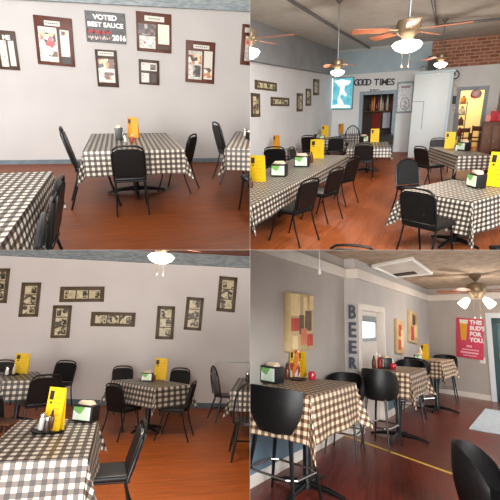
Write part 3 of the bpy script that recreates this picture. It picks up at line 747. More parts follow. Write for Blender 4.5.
o, w, h, y0 = hang(wb, [(396.5, 82), (413, 81.5), (413, 113), (396.5, 113)], 'framed_poster', 'white framed poster with a round drawing, between bar doorway and white closet', 'poster', BLG,
     [(0.1, 0.06, 0.94, 0.94, 'print', BLK), (0.25, 0.13, 0.82, 0.2, 'heading', mat('pink_grey_ink', srgb(170, 150, 160), 0.6))], depth=0.05)
cx, cz = 0.04*w, -0.2*h
MB().tube([(cx+0.26*w*math.cos(2*PI*k/20), y0-0.006, cz+0.2*h*math.sin(2*PI*k/20)) for k in range(20)], 0.012, 6, True).tube([(cx-0.1*w, y0-0.006, cz+0.1*h), (cx+0.08*w, y0-0.006, cz+0.02*h), (cx-0.06*w, y0-0.006, cz-0.08*h), (cx+0.12*w, y0-0.006, cz-0.12*h)], 0.012, 6).build('round_drawing', mat('grey_ink', srgb(140, 142, 150), 0.6), o)
# white closet standing in front of the back wall
a_ = TR.at(407.5, 157.5)
wc = Wall(TR, tuple(a_), tuple(along(a_, 443.5))); hcl = wc.on(430, 73.5)[1]
dcl = min((wb.on(430, 140)[0], 9)); dep = max(0.4, ((wb.A - wc.A).dot(wb.n))*-1 - 0.03)
print('closet', wc.len, hcl, dep)
r = empty('white_closet')
CLW = mottled('closet_white', srgb(214, 224, 228), srgb(222, 231, 234), 1, 0.45)
MB().box((wc.len/2, dep/2, hcl/2), (wc.len, dep, hcl), 0.01).build('body', CLW, r)
MB().box((wc.len/2, dep/2-0.02, hcl+0.04), (wc.len+0.1, dep+0.06, 0.09), 0.01).build('top_board', mat('closet_top', srgb(186, 204, 214), 0.5), r)
MB().box((wc.len-0.04, -0.012, hcl/2), (0.1, 0.024, hcl)).build('corner_trim', mat('closet_top', srgb(186, 204, 214), 0.5), r)
du = wc.len*0.5
b = MB(); b.box((du*0.62, -0.008, hcl*0.52), (0.014, 0.012, 0.9)).box((du*0.3, -0.008, hcl*0.52+0.45), (du*0.64, 0.012, 0.014)); b.build('panel_seam', GREYTRIM, r)
tag(r, 'tall plain white closet standing at the back of the hall', 'closet'); place(r, TR, TR.M @ wc.local())
def boxy(name, m, room, px, z, size, label, cat, yaw=0.0, bevel=0.01, part=None):
    p = room.at(px[0], px[1], z) if z else room.at(*px)
    r = empty(name); MB().box((0, 0, size[2]/2), size, bevel).build('body', m, r)
    if part: part(r)
    tag(r, label, cat); return place(r, room, room.M @ Matrix.Translation(p) @ Matrix.Rotation(yaw, 4, 'Z'))
DGREY = mat('dark_grey_box', srgb(84, 86, 88), 0.6)
def onbox(name, m, u, y, size, label, cat, part=None):
    r = empty(name); MB().box((0, 0, size[2]/2), size, 0.01).build('body', m, r)
    if part: part(r)
    tag(r, label, cat); place(r, TR, TR.M @ wc.local() @ Matrix.Translation((u, y, hcl+0.086)))
s31 = wc.len/37.5
onbox('speaker_box', DGREY, 15.5*s31, 0.35, (8.5*s31, 0.3, 15*s31), 'grey speaker box standing on top of the white closet', 'speaker', lambda r: MB().box((0, -0.155, 7.5*s31), (7*s31, 0.01, 13*s31)).build('grille', mat('grille', srgb(66, 68, 70), 0.8), r))
onbox('small_box', mat('pale_grey_box', srgb(140, 144, 146), 0.6), 7*s31, 0.35, (5*s31, 0.2, 5*s31), 'small grey box on the white closet left of the speaker', 'box', lambda r: MB().box((0, -0.1, 5.1*s31), (3*s31, 0.05, 0.05)).build('lid', DGREY, r))
# clock and the strip of small things beside the kitchen doorway
uc, zc = wb.on(455, 75); r = empty('wall_clock'); R_ = abs(wb.on(459.6, 75)[0]-uc)
def disc(rad, y0, y1, nm, m, hole=0):
    b = MB(); b.prism([(rad*math.cos(2*PI*k/28), rad*math.sin(2*PI*k/28)) for k in range(28)], y0, y1); return b.build(nm, m, r)
disc(R_, 0, -0.05, 'rim', INK); disc(R_*0.74, -0.05, -0.056, 'dial', WHITE)
b = MB(); b.box((0, -0.06, R_*0.22), (0.02, 0.004, R_*0.5)); b.box((R_*0.15, -0.06, 0), (R_*0.36, 0.004, 0.02)); b.build('hand', INK, r)
tag(r, 'round white wall clock with a black rim above the kitchen doorway trim', 'clock'); place(r, TR, wb.mat(uc, zc, 0.03))
for q, nm, m, lab, cat in ((((453.5, 83), (457.5, 83), (457.5, 95), (453.5, 95)), 'small_picture', PAPER, 'small pale picture under the wall clock', 'picture'),
                           (((452.5, 96), (458, 96), (458, 104), (452.5, 104)), 'black_notice_board', DKP, 'small black notice board below the pale picture, left of the kitchen doorway', 'notice board'),
                           (((453, 105), (457.5, 105), (457.5, 111), (453, 111)), 'orange_notice', mat('orange_paper', srgb(196, 132, 96), 0.6), 'small orange notice below the black notice board', 'notice')):
    hang(wb, list(q), nm, lab, cat, m, [(0.12, 0.12, 0.88, 0.88, 'print', m if nm == 'black_notice_board' else patchwork('notice_print', [srgb(206, 196, 176), srgb(186, 168, 140), srgb(220, 214, 200)], 9))], depth=0.02)
o, w, h, y0 = hang(wb, [(452.8, 112.5), (458, 112.5), (458, 140), (452.8, 140)], 'grey_wall_panel', 'grey metal panel on the wall left of the kitchen doorway', 'panel', mat('panel_grey', srgb(148, 152, 158), 0.5), [(0.1, 0.05, 0.9, 0.95, 'door', mat('panel_grey2', srgb(138, 142, 148), 0.5))], depth=0.04)
# pink and white hanging lanterns in the kitchen doorway
PINK = patchwork('pink_print', [srgb(226, 110, 120), srgb(240, 200, 204), srgb(214, 80, 96), srgb(236, 170, 176)], 7)
ul_, zl_ = wb.on(476, 93)
r = empty('pink_lantern')
MB().lathe([(0.05, -0.15), (0.15, -0.1), (0.18, 0), (0.15, 0.1), (0.05, 0.15)], 18).build('shade', PINK, r)
MB().tube([(0, 0, 0.15), (0, 0, 0.2)], 0.01, 6).build('cord', INK, r)
tag(r, 'pink patterned paper lantern at the top of the kitchen doorway', 'lantern'); place(r, TR, TR.M @ wb.local() @ Matrix.Translation((ul_, -0.22, zl_-0.04)))
# brown cabinet with red things on it, wooden high chair, right-hand side
def cab_part(r):
    for k in (-1, 1):
        d = MB().box((k*0.2, -0.235, 0.48), (0.36, 0.02, 0.82), 0.006).build('door', WOODDK, r); MB().box((k*0.05, -0.25, 0.55), (0.02, 0.02, 0.1)).build('handle', BRASS, d)
pc = TR.at(487, 163)
r = empty('brown_cabinet'); hcab = TR.up_to(pc, 121.5)
cw = 15*pc.y/F
MB().box((0, 0, hcab/2), (cw, 0.5, hcab), 0.015).build('body', mottled('cabinet_brown', srgb(92, 62, 48), srgb(112, 76, 58), 4, 0.45), r)
for k in (-1, 1):
    d = MB().box((k*cw*0.24, -0.255, hcab*0.48), (cw*0.44, 0.02, hcab*0.86), 0.006).build('door', mottled('cabinet_door', srgb(104, 72, 56), srgb(122, 86, 66), 4, 0.45), r); MB().box((k*0.05, -0.275, hcab*0.55), (0.02, 0.02, 0.1)).build('handle', BRASS, d)
tag(r, 'dark brown wooden cabinet by the right wall near the kitchen doorway', 'cabinet'); place(r, TR, TR.M @ Matrix.Translation(pc))
for i, (dx, sc_, cc, nm) in enumerate(((-0.17, 0.8, srgb(230, 150, 150), 'pale pink'), (0.0, 1.25, srgb(186, 44, 62), 'tall crimson'), (0.16, 1.0, srgb(206, 62, 76), 'rose red'))):
    r = empty('gift_bag')
    MB().box((0, 0, 0.12*sc_), (0.17*sc_, 0.12, 0.24*sc_), 0.02).build('bag', mat('bag_'+nm, cc, 0.6), r)
    MB().tube([(-0.04, 0, 0.24*sc_), (-0.03, 0, 0.3*sc_), (0.03, 0, 0.3*sc_), (0.04, 0, 0.24*sc_)], 0.006, 6).build('handle', mat('bag_'+nm, cc, 0.6), r)
    tag(r, nm + ' gift bag on top of the brown cabinet', 'bag', 'bags on the brown cabinet'); place(r, TR, TR.M @ Matrix.Translation(pc + Vector((dx*cw/0.6, -0.05, hcab+0.002))))
def high_chair():
    r = empty('wooden_high_chair'); w_ = mottled('chair_wood', srgb(96, 54, 36), srgb(78, 42, 28), 6, 0.5)
    MB().box((0, 0, 0.5), (0.34, 0.32, 0.035), 0.01).build('seat', w_, r)
    for sx in (-1, 1):
        for sy in (-1, 1): MB().tube([(sx*0.15, sy*0.14, 0.95 if sy < 0 else 0.72), (sx*0.15, sy*0.14, 0.5), (sx*0.22, sy*0.22, 0)], 0.02, 8).build('leg', w_, r)
        MB().box((sx*0.15, 0, 0.72), (0.03, 0.34, 0.03)).build('arm_rail', w_, r)
    MB().box((0, -0.14, 0.86), (0.32, 0.025, 0.14), 0.01).build('backrest', w_, r)
    MB().box((0, 0.14, 0.62), (0.32, 0.025, 0.04)).build('stretcher', w_, r)
    return r
put('high_chair', high_chair, TR, TR.at(472.5, 158), 2.9, 'dark wooden high chair in front of the kitchen doorway', 'high chair', 'wooden high chairs', (1, 1, 1.1))
put('high_chair', high_chair, TR, TR.at(462, 156), 3.3, 'reddish wooden high chair just right of the white closet', 'high chair', 'wooden high chairs', (1.05, 1, 1.0))
# ceiling pipes
def pipe(px, label, rad=0.035, room=TR, hh=None, drop=None):
    pts = [room.at(x, y, (hh or HCE)-rad) for x, y in px]
    if drop: pts.append(pts[-1]-Vector((0, 0, drop)))
    o = MB().tube(pts, rad, 8).build('ceiling_pipe', GREYMETAL); tag(o, label, 'pipe', 'pipes under the grey ceiling'); place(o, room, room.M)
pipe([(285, -3), (338, 30), (373, 50)], 'grey ceiling pipe running diagonally over the long table to the far wall')
pipe([(432, -4), (437, 26)], 'short grey ceiling pipe beside the large ceiling fan')
pipe([(437, 26), (470, 22), (505, 18.5)], 'grey ceiling pipe crossing to the right brick wall')
pp = TR.at(491.5, 44, HCE-0.05)
o = MB().tube([pp, pp-Vector((0, 0, HCE-zu+0.1))], 0.045, 8).build('downpipe', GREYMETAL); tag(o, 'vertical grey pipe in the brick corner at right', 'pipe'); place(o, TR, TR.M)
# fans
fan(TR, (407, 46.5), 2.55, HCE, 'large ceiling fan with a bright glass bowl nearest the viewer in the hall', 0.185, 0.72, rot=-0.12, power=80)
fan(TR, (440.5, 65), 2.78, HCE, 'small far ceiling fan lit against the brick wall', 0.17, 0.5, rot=0.4, power=60)
fan(TR, (337.5, 73), 2.52, HCE, 'pendant fan light hanging on a long rod over the far left tables', 0.15, 0.36, rot=0.3, power=70)
fan(TR, (247, 54), 2.55, HCE, 'ceiling fan half cut off at the left edge of the hall', 0.17, 0.62, rot=0.1, power=70)
# little triple-photo frames on the left wall
TAN = mottled('bronze_frame', srgb(106, 88, 66), srgb(86, 70, 50), 8, 0.5)
SEP = [patchwork('sepia_print_%d' % i, [srgb(226, 214, 176), srgb(214, 200, 160), srgb(232, 222, 190), srgb(200, 186, 146), srgb(96, 88, 76), srgb(222, 210, 172)], 13, seed=i*2.3) for i in range(3)]
DPR = [patchwork('portrait_%d' % i, [srgb(70, 64, 56), srgb(48, 44, 40), srgb(120, 108, 90), srgb(190, 178, 146)], 26, seed=i*1.7) for i in range(3)]
def triple(wall, quad, label, group, horiz, seed, glare=None):
    rnd = random.Random(seed); pn = []
    for k in range(3):
        a, b_ = 0.1+0.28*k, 0.1+0.28*k+0.25
        r0 = (a, 0.24, b_, 0.78) if horiz else (0.2, a, 0.82, b_)
        pn.append((*r0, 'photograph', SEP[(k+seed) % 3]))
        s_ = rnd.random() > 0.4
        if horiz: q = (a+(0.14 if s_ else 0.02), 0.3, a+(0.23 if s_ else 0.1), 0.74)
        else: q = (0.54 if s_ else 0.24, a+0.04, 0.8 if s_ else 0.46, b_-0.03)
        pn.append((*q, 'portrait', DPR[(k+seed) % 3]))
    hang(wall, quad, 'photo_frame', label, 'photo frame', TAN, pn, group, border=0.16)
GA = 'bronze photo frames on the left wall of the hall'
triple(wl, [(254.5, 80.5), (276, 82.5), (276, 91), (254.5, 89.5)], 'horizontal bronze photo frame, top left on the hall wall', GA, True, 1)
triple(wl, [(250.5, 93), (259, 93.5), (259.5, 117), (251, 116.5)], 'upright bronze photo frame, cut off at the left edge of the hall wall', GA, False, 2)
triple(wl, [(270.5, 97), (288.5, 98), (288.5, 106), (270.5, 106)], 'lower horizontal bronze photo frame on the hall wall', GA, True, 3)
triple(wl, [(296.5, 93), (302, 93.5), (302, 111.5), (296.5, 111.5)], 'upright bronze photo frame right of the lower horizontal one on the hall wall', GA, False, 4)
triple(wl, [(305.5, 88.5), (310.5, 89), (310.5, 106), (305.5, 105.5)], 'upright bronze photo frame second from the far corner of the hall wall', GA, False, 5)
triple(wl, [(313, 79), (318.5, 79.5), (318.5, 95.5), (313, 95)], 'upright bronze photo frame nearest the far corner of the hall wall', GA, False, 6)
# tables and chairs of the hall
GT = 'tables in the hall'; GC = 'black chairs in the hall'
cL, yL = table(TR, [(178, 199), (251, 209), (347, 156.5), (304, 153.5)], 0.76, 0.26, 'long table along the left side of the hall', 'checked cloth on the long table with three chairs at its right side', 0.07, group=GT, foot=0.35, seed=4)
c4, _ = table(TR, [(268, 152.8), (301, 152.3), (295, 147.5), (271, 147.5)], 0.76, 0.25, 'table by the left wall behind the long table', 'checked cloth on the table by the left wall behind the long table', 0.09, group=GT, seed=5, maxd=1.1)
c5, _ = table(TR, [(314, 140.5), (345, 140), (341, 135), (317, 135.5)], 0.76, 0.28, 'table in the far left of the hall under the photo frames', 'checked cloth on the far left table under the photo frames', 0.1, group=GT, seed=6, maxd=1.2)
c6, _ = table(TR, [(338, 135.8), (364, 135.3), (360, 132.5), (340, 132.5)], 0.76, 0.25, 'farthest table, below the glowing poster', 'checked cloth on the farthest table below the glowing poster', 0.1, group=GT, seed=7, maxd=1.1)
c7, _ = table(TR, [(345, 147.5), (393, 147), (384, 140), (353, 140.5)], 0.76, 0.26, 'table in front of the bar doorway in the hall', 'checked cloth on the table in front of the bar doorway', 0.085, group=GT, foot=0.35, seed=8, maxd=1.7)
c8, y8 = table(TR, [(404, 185), (474, 211), (518, 190), (454, 172)], 0.76, 0.4, 'nearest table on the right of the hall', 'checked cloth on the nearest right table of the hall, corner hanging forward', 0.06, group=GT, foot=0.35, seed=9, flare=0.13)
c9, y9 = table(TR, [(430, 148.5), (458, 159), (491, 152.5), (456, 144.5)], 0.76, 0.3, 'second table on the right of the hall, in front of the white closet', 'checked cloth on the second right table in front of the white closet', 0.07, group=GT, seed=10)
chair(TR, (293, 240), 178, yL+PI/2-0.33, 'black padded chair at the right side of the long table, nearest the viewer', GC)
chair(TR, (321, 219), 167, yL+PI/2-0.33, 'black padded chair at the right side of the long table, middle of three', GC)
chair(TR, (339, 203), 156.5, yL+PI/2-0.33, 'black padded chair at the right side of the long table, farthest of three', GC)
chair(TR, (277, 188), 146, c4, 'black padded chair in front of the table by the left wall', GC)
chair(TR, (303, 186), 147, yL-PI/2, 'black chair on the far side of the long table, mostly hidden', GC)
chair(TR, (334, 166), 136.5, c5, 'black chair in front of the far left table under the photo frames', GC)
chair(TR, (312, 167), 135, c5, 'black chair at the left of the far left table, seen edge-on', GC)
chair(TR, (351, 158), 125.5, c6, 'round-backed spindle chair in front of the farthest table', GC, 'spindle')
chair(TR, (363, 179), 143, c7, 'black padded chair in front of the table by the bar doorway', GC)
chair(TR, (384, 160), None, c7+Vector((0, 0, 0)), 'black chair behind the table by the bar doorway', GC)
chair(TR, (424, 259), 187, c8, 'black padded chair with its back to us at the nearest right table', GC, off=-0.1)
chair(TR, (412, 216), 159.5, c8, 'round-topped black chair at the far left side of the nearest right table', GC, 'full', off=0.2)
chair(TR, (427, 186), 146, c9, 'black padded chair at the left of the second right table', GC)
chair(TR, (437, 171), 138, c9, 'black chair at the back of the second right table, against the white closet', GC)
chair(TR, (484, 180), 150, c9, 'black chair at the near right side of the second right table', GC)
chair(TR, (352, 318), 243, 0.1, 'black chair back just rising at the bottom edge of the hall view', GC)
chair(TR, (508, 284), 226, c8, 'black chair pushed under the right side of the nearest right table', GC)
HT = 0.765
YM = 'yellow menu cards'
on_table('menu', menu, TR, (258, 181.5), HT, 0.1, 'yellow menu card on the long table, nearest the viewer', 'menu', YM, (1.5, 1.2, 1.6))
on_table('menu', menu, TR, (317, 158.5), HT, 0.05, 'yellow menu card on the far half of the long table', 'menu', YM, (1.75, 1.3, 1.6))
on_table('napkin', napkin_box, TR, (279.5, 176), HT, 0.05, 'napkin dispenser with green card, nearer one on the long table', 'napkin dispenser', 'napkin dispensers', (1.45, 1.4, 1.6))
on_table('napkin', napkin_box, TR, (302, 166.5), HT, 0.05, 'napkin dispenser with green card, farther one on the long table', 'napkin dispenser', 'napkin dispensers', (1.5, 1.4, 1.6))
on_table('brownb', lambda: bottle(SAUCE, INK), TR, (311.5, 162.5), HT, 0, 'brown sauce bottle beside the far menu on the long table', 'bottle', 'sauce bottles', 1.2)
on_table('brownb', None, TR, (251.5, 188), HT, 0, 'brown sauce bottle at the left edge of the long table', 'bottle', 'sauce bottles', 0.85)
on_table('amber', None, TR, (276.5, 149.5), HT, 0.1, 'amber menu card on the table by the left wall of the hall', 'menu', YM, (1.1, 1, 1.5))
on_table('salt', shaker, TR, (272, 149.5), HT, 0, 'white salt shaker on the table by the left wall of the hall', 'shaker', 'shakers', 1.0)
on_table('menu', menu, TR, (325, 137.3), HT, 0.1, 'yellow menu card on the far left table of the hall', 'menu', YM, (1.5, 1, 1.6))
on_table('napkin', napkin_box, TR, (322, 138.6), HT, 0.1, 'napkin dispenser with pale card on the far left table of the hall', 'napkin dispenser', 'napkin dispensers', 0.9)
on_table('napkin', napkin_box, TR, (316.5, 137.8), HT, 1.3, 'dark napkin dispenser at the left of the far left table of the hall', 'napkin dispenser', 'napkin dispensers', 1.0)
on_table('amber', None, TR, (341, 133), HT, 0, 'amber menu card on the farthest table of the hall', 'menu', YM, (1.1, 1, 1.4))
on_table('menu', menu, TR, (374.5, 142), HT, 0.1, 'yellow menu card on the table in front of the bar doorway', 'menu', YM, (1.45, 1, 1.5))
on_table('napkin', napkin_box, TR, (363.5, 142), HT, 1.2, 'napkin dispenser on the table in front of the bar doorway', 'napkin dispenser', 'napkin dispensers', 1.4)
on_table('menu', menu, TR, (449, 148.5), HT, 0.0, 'yellow menu card on the second right table, before the white closet', 'menu', YM, (1.3, 1, 1.5))
on_table('napkin', napkin_box, TR, (463.5, 150.3), HT, -0.9, 'black napkin dispenser on the second right table of the hall', 'napkin dispenser', 'napkin dispensers', 1.45)
on_table('salt', shaker, TR, (456, 150.5), HT, 0, 'white shaker beside the menu on the second right table of the hall', 'shaker', 'shakers', 1.1)
on_table('ketchup', bottle, TR, (469.8, 150.2), HT, 0, 'red sauce bottle on the second right table of the hall', 'bottle', 'sauce bottles', 0.8)
on_table('napkin', napkin_box, TR, (475.5, 187), HT, -1.0, 'black napkin dispenser on the nearest right table of the hall', 'napkin dispenser', 'napkin dispensers', (1.2, 1.3, 1.4))
on_table('ketchup', bottle, TR, (487, 184.5), HT, 0, 'red sauce bottle between dispenser and menu on the nearest right table', 'bottle', 'sauce bottles', 1.0)
on_table('menu', menu, TR, (495.5, 186.5), HT, -0.55, 'large yellow menu card on the nearest right table of the hall', 'menu', YM, (1.4, 1.2, 1.75))
# ================================================================== ROOM 3: pale wall with bronze photo frames (lower left)
WALLC = mottled('warm_pale_wall', srgb(229, 222, 218), srgb(234, 228, 224), 1.2, 0.75, 0.02)
FLOOR_C = planks('wood_floor_orange', srgb(184, 92, 34), srgb(158, 76, 26), srgb(204, 116, 50), 0.0, rough=0.45)
wc3 = Wall(BL, (0, 402.5), (250, 409.5))
hc3 = wc3.on(125, 262)[1]; ht3 = wc3.on(200, 254.5)[1]
print('BL wall', hc3, ht3, wc3.A, wc3.B)
floor(BL, 'floor', FLOOR_C, -8, 6, 0.7, max(wc3.A.y, wc3.B.y)+0.6)
wall_panel(wc3, -3, wc3.len+2, 0, hc3, WALLC, 'wall_back')
wall_panel(wc3, -3, wc3.len+2, hc3, ht3, CORN, 'trim_5', 0.2, 0.08)
wall_panel(wc3, -3, wc3.len+2, 0, 0.11, GREYTRIM, 'baseboard_back', 0.03, 0.02)
REDC = mottled('red_brown_ceiling', srgb(158, 104, 84), srgb(140, 88, 70), 4, 0.7, 0.2)
struct(MB().box((0, max(wc3.A.y, wc3.B.y)-1.5, ht3+0.05), (14, 3.4, 0.1)).build('ceiling', REDC, smooth=False), BL)
GB = 'bronze photo frames on the warm pale wall'
triple(wc3, [(-12, 268), (8, 269.5), (9, 304), (-10, 302)], 'bronze photo frame cut off at the left edge of the lower left wall', GB, False, 11)
triple(wc3, [(20, 282), (39.5, 283.5), (40, 317.5), (21.5, 316)], 'upright bronze photo frame, leftmost whole one on the warm pale wall', GB, False, 12)
triple(wc3, [(60, 286), (104.5, 287.5), (104, 303), (60.5, 301)], 'horizontal bronze photo frame, upper one on the warm pale wall', GB, True, 13)
triple(wc3, [(52, 305), (71, 306), (70.5, 338.5), (52.5, 337.5)], 'upright bronze photo frame just below the upper horizontal one', GB, False, 14)
triple(wc3, [(91.5, 311), (135.5, 313.5), (135, 327.5), (91, 325.5)], 'horizontal bronze photo frame, lower one on the warm pale wall', GB, True, 15)
triple(wc3, [(157.5, 306), (175.5, 306.5), (173, 339.5), (155.5, 339)], 'upright bronze photo frame above the yellow menu of the back table', GB, False, 16)
triple(wc3, [(186.5, 297), (204.5, 298), (200.5, 331), (184, 329.5)], 'tilted bronze photo frame second from the right on the warm pale wall', GB, False, 17)
triple(wc3, [(219.5, 276.5), (238.5, 277.5), (233.5, 312.5), (216, 311)], 'tilted bronze photo frame, rightmost and highest on the warm pale wall', GB, False, 18)
ua, za = wc3.on(215.5, 361); ub, zb_ = wc3.on(256, 362.5)
r = empty('wall_rail')
MB().box(((ub-ua)/2, -0.03, 0), (ub-ua, 0.04, 0.035), 0.006).build('rail', WHITE, r)
MB().box((0.02, -0.03, 0), (0.05, 0.06, 0.07), 0.006).build('end_bracket', WHITE, r)
tag(r, 'thin white rail on the warm pale wall above the spindle chairs', 'rail'); place(r, BL, wc3.mat(ua, za, 0.0))
fan(BL, (161, 258.5), 2.42, 3.2, 'ceiling fan with a blazing bowl at the top of the warm pale wall room', 0.15, 0.5, rot=0.3, power=110, glow=mat('lamp_glass_bright', (1, 0.95, 0.85), 0.3, emit=(1.0, 0.92, 0.76), estr=9.0))
GD = 'tables in the room with bronze frames'; GE = 'black chairs in the room with bronze frames'
d1, z1 = table(BL, [(-18, 461), (92, 461), (97, 424), (8, 413)], 0.76, 0.27, 'table nearest the viewer in the lower left room', 'black and white checked cloth on the front table with the black tray', 0.066, group=GD, foot=0.4, seed=21, turn=-0.06, flare=0.2)
d2, z2 = table(BL, [(6, 384), (47, 378.5), (41, 370.5), (-6, 372)], 0.76, 0.28, 'table at the left back of the lower left room', 'checked cloth on the left back table behind the large black chair', 0.085, group=GD, seed=22)
d3, z3 = table(BL, [(114, 380), (157, 393.5), (183, 382), (150, 374)], 0.76, 0.3, 'table set cornerwise at the middle back of the lower left room', 'checked cloth on the cornerwise table, its corner hanging between two chairs', 0.08, group=GD, seed=23, flare=0.13, grow=1.12)
d4, z4 = table(BL, [(231, 390), (312, 394), (302, 380), (238, 378.5)], 0.76, 0.3, 'table cut off at the right of the lower left room, with spindle chairs', 'checked cloth on the table cut off at the right by the spindle chairs', 0.08, group=GD, seed=24)
chair(BL, (97, 529), 421, PI/2+0.05, 'black padded chair at the right of the front table, seat showing, back seen edge-on', GE, depth=1.15)
chair(BL, (1, 449), 396, -PI/2-0.4, 'brown-seated chair at the far left behind the front table', GE, 'brown')
chair(BL, (33, 436), 374, d2, 'large black padded chair with its back to us at the left back table', GE)
chair(BL, (54, 409), 360.5, d2, 'black chair at the right of the left back table, close to the pale wall', GE)
chair(BL, (0, 408), 360, d2, 'black chair at the far left edge by the left back table', GE)
chair(BL, (121, 437), 383, d3, 'black padded chair with its back to us at the left of the cornerwise table', GE, off=0.1, width=0.92)
chair(BL, (122, 412), 366, d3, 'black chair behind the cornerwise table at left, by the wall', GE)
chair(BL, (174, 414), 368, d3, 'black chair behind the cornerwise table at right, by the wall', GE)
chair(BL, (173, 438), 381, PI/2-0.35, 'black padded chair seen edge-on at the right of the cornerwise table', GE)
GW = 'spindle-back chairs'
chair(BL, (224, 420), 366, -PI/2+0.15, 'black spindle-back chair near the wall at the right table, seen from its side', GW, 'spindle')
chair(BL, (247, 457), 381, -0.2, 'black spindle-back chair cut off at the right, in front of the right table', GW, 'spindle')
on_table('tray', tray, BL, (48, 431), HT, 0, 'round black condiment tray on the front table', 'tray', 'condiment trays', 1.05)
on_table('salt', shaker, BL, (41.5, 430), HT+0.01, 0, 'white salt shaker on the round black tray', 'shaker', 'shakers', 1.25)
on_table('pepper', lambda: shaker(mat('pepper', srgb(60, 46, 40), 0.3), CHROME, 'pepper_shaker'), BL, (46, 432.5), HT+0.01, 0, 'dark pepper shaker on the round black tray', 'shaker', 'shakers', 1.15)
on_table('brownb', None, BL, (51, 429), HT+0.01, 0, 'brown sauce bottle on the round black tray', 'bottle', 'sauce bottles', (1.0, 1.0, 0.8))
on_table('menu', menu, BL, (53, 430), HT, -0.6, 'bright yellow menu card behind the round black tray on the front table', 'menu', YM, (1.0, 1, 1.3))
on_table('napkin', napkin_box, BL, (85, 421), HT, -0.55, 'napkin dispenser with green and white card on the front table', 'napkin dispenser', 'napkin dispensers', 1.12)
on_table('menu', menu, BL, (20.5, 373.5), HT, -0.15, 'amber yellow menu card on the left back table by the wall', 'menu', YM, (1.42, 1, 1.35))
on_table('tray', tray, BL, (11, 374.5), HT, 0, 'small black tray on the left back table by the wall', 'tray', 'condiment trays', 1.0)
on_table('salt', shaker, BL, (6.5, 375), HT+0.01, 0, 'white salt shaker on the small black tray of the left back table', 'shaker', 'shakers', 1.25)
on_table('wax', lambda: bottle(mat('cream_sauce', srgb(222, 196, 160), 0.3)), BL, (13.5, 374), HT+0.01, 0, 'cream coloured sauce bottle in front of the menu on the left back table', 'bottle', 'sauce bottles', 0.85)
on_table('napkin', napkin_box, BL, (147, 381), HT, -0.3, 'black napkin dispenser with green card on the cornerwise table', 'napkin dispenser', 'napkin dispensers', 1.05)
on_table('menu', menu, BL, (160, 379.5), HT, -0.3, 'yellow menu card on the cornerwise table', 'menu', YM, (1.3, 1, 1.4))
on_table('ketchup', None, BL, (154.5, 380), HT, 0, 'red sauce bottle between dispenser and menu on the cornerwise table', 'bottle', 'sauce bottles', 0.6)
on_table('pepper', None, BL, (247.5, 383), HT, 0, 'dark pepper shaker on the table cut off at the right by the spindle chairs', 'shaker', 'shakers', 1.8)

# ================================================================== ROOM 4: bar tables along a grey wall (lower right)
GWALL = mottled('grey_plaster', srgb(172, 162, 154), srgb(180, 170, 162), 1.5, 0.6)
GWALL2 = mottled('grey_plaster_light', srgb(180, 174, 170), srgb(188, 182, 178), 1.5, 0.6)
CREAMT = mottled('cream_trim', srgb(218, 208, 196), srgb(226, 217, 206), 3, 0.5)
TANC = mottled('textured_tan_ceiling', srgb(186, 164, 142), srgb(164, 142, 120), 9, 0.85, 0.5, lo=0.4, hi=0.6)
FLOOR_D = planks('wood_floor_red', srgb(112, 54, 42), srgb(94, 44, 34), srgb(128, 66, 50), PI/2-0.25, rough=0.3)
FLOOR_E = planks('wood_floor_mahogany', srgb(112, 44, 32), srgb(86, 32, 24), srgb(132, 58, 42), PI/2-0.25, rough=0.3)
wa = Wall(BR, (215, 507.5), (346, 434.0))
jog = BR.at(357.5, 435.8)
wB = Wall(BR, (357.5, 435.8), (432, 391.5))
wj = Wall(BR, tuple(wa.B), tuple(jog))
wf = Wall(BR, tuple(wB.B), tuple(BR.at(520, 405.5)))
HC4 = wB.on(432, 291.5)[1]; HR1 = wB.on(432, 298)[1]; HR0 = wB.on(432, 302.5)[1]
print('BR', HC4, HR0, HR1, wa.len, wB.len, wj.len, wf.len, wB.B)
# the far floor and the nearer, redder floor meet at a yellow strip
s0, s1 = BR.at(342, 434.5), BR.at(520, 498)
sd = (s1-s0).normalized(); sL = s0 - sd*1.5; sR = s1 + sd*1.0
near = [tuple(sL.xy), tuple((sL + Vector((0, -6, 0))).xy), tuple((sR + Vector((1, -4, 0))).xy), tuple(sR.xy)]
far = [tuple(sL.xy), tuple(sR.xy), tuple((sR + Vector((3, 8, 0))).xy), tuple((sL + Vector((-1, 8, 0))).xy)]
near = [(x, max(y, 0.35)) for x, y in near]
struct(MB().slab(far, -0.12, 0).build('floor', FLOOR_D, smooth=False), BR)
struct(MB().slab(near, -0.12, -0.0005).build('floor', FLOOR_E, smooth=False), BR)
o = MB().tube([s0 - sd*0.2, s1], 0.022, 6).build('floor_strip', mottled('yellow_strip', srgb(226, 178, 84), srgb(206, 158, 70), 8, 0.35)); bmesh_flat = o.data
for v in o.data.vertices: v.co.z = max(v.co.z*0.4, -0.01)
tag(o, 'yellow metal strip across the dark red floor', 'floor strip'); place(o, BR, BR.M)
wall_panel(wa, -2.5, wa.len, 0, HC4, GWALL, 'wall_left')
wall_panel(wj, 0, wj.len, 0, HC4, GWALL2, 'wall_left')
ue0, ue1 = wB.on(359.5, 400)[0], wB.on(385, 400)[0]; zdr = wB.on(372, 311.0)[1]
udA, udB = wB.on(361.5, 380)[0], wB.on(383.5, 380)[0]
wall_panel(wB, 0, udA, 0, HC4, GWALL2, 'wall_left')
wall_panel(wB, udA, udB, zdr, HC4, GWALL2, 'wall_left')
wall_panel(wB, udB, wB.len, 0, HC4, GWALL2, 'wall_left')
wall_panel(wf, -0.1, wf.len+2, 0, HC4, GWALL, 'wall_back')
for wl_, a_, b_ in ((wa, -2.5, wa.len), (wj, -0.0, wj.len+0.06), (wB, 0, wB.len), (wf, 0, wf.len+2)):
    wall_panel(wl_, a_, b_, HR0, HR1+0.02, CREAMT, 'trim_6', 0.08, 0.06)
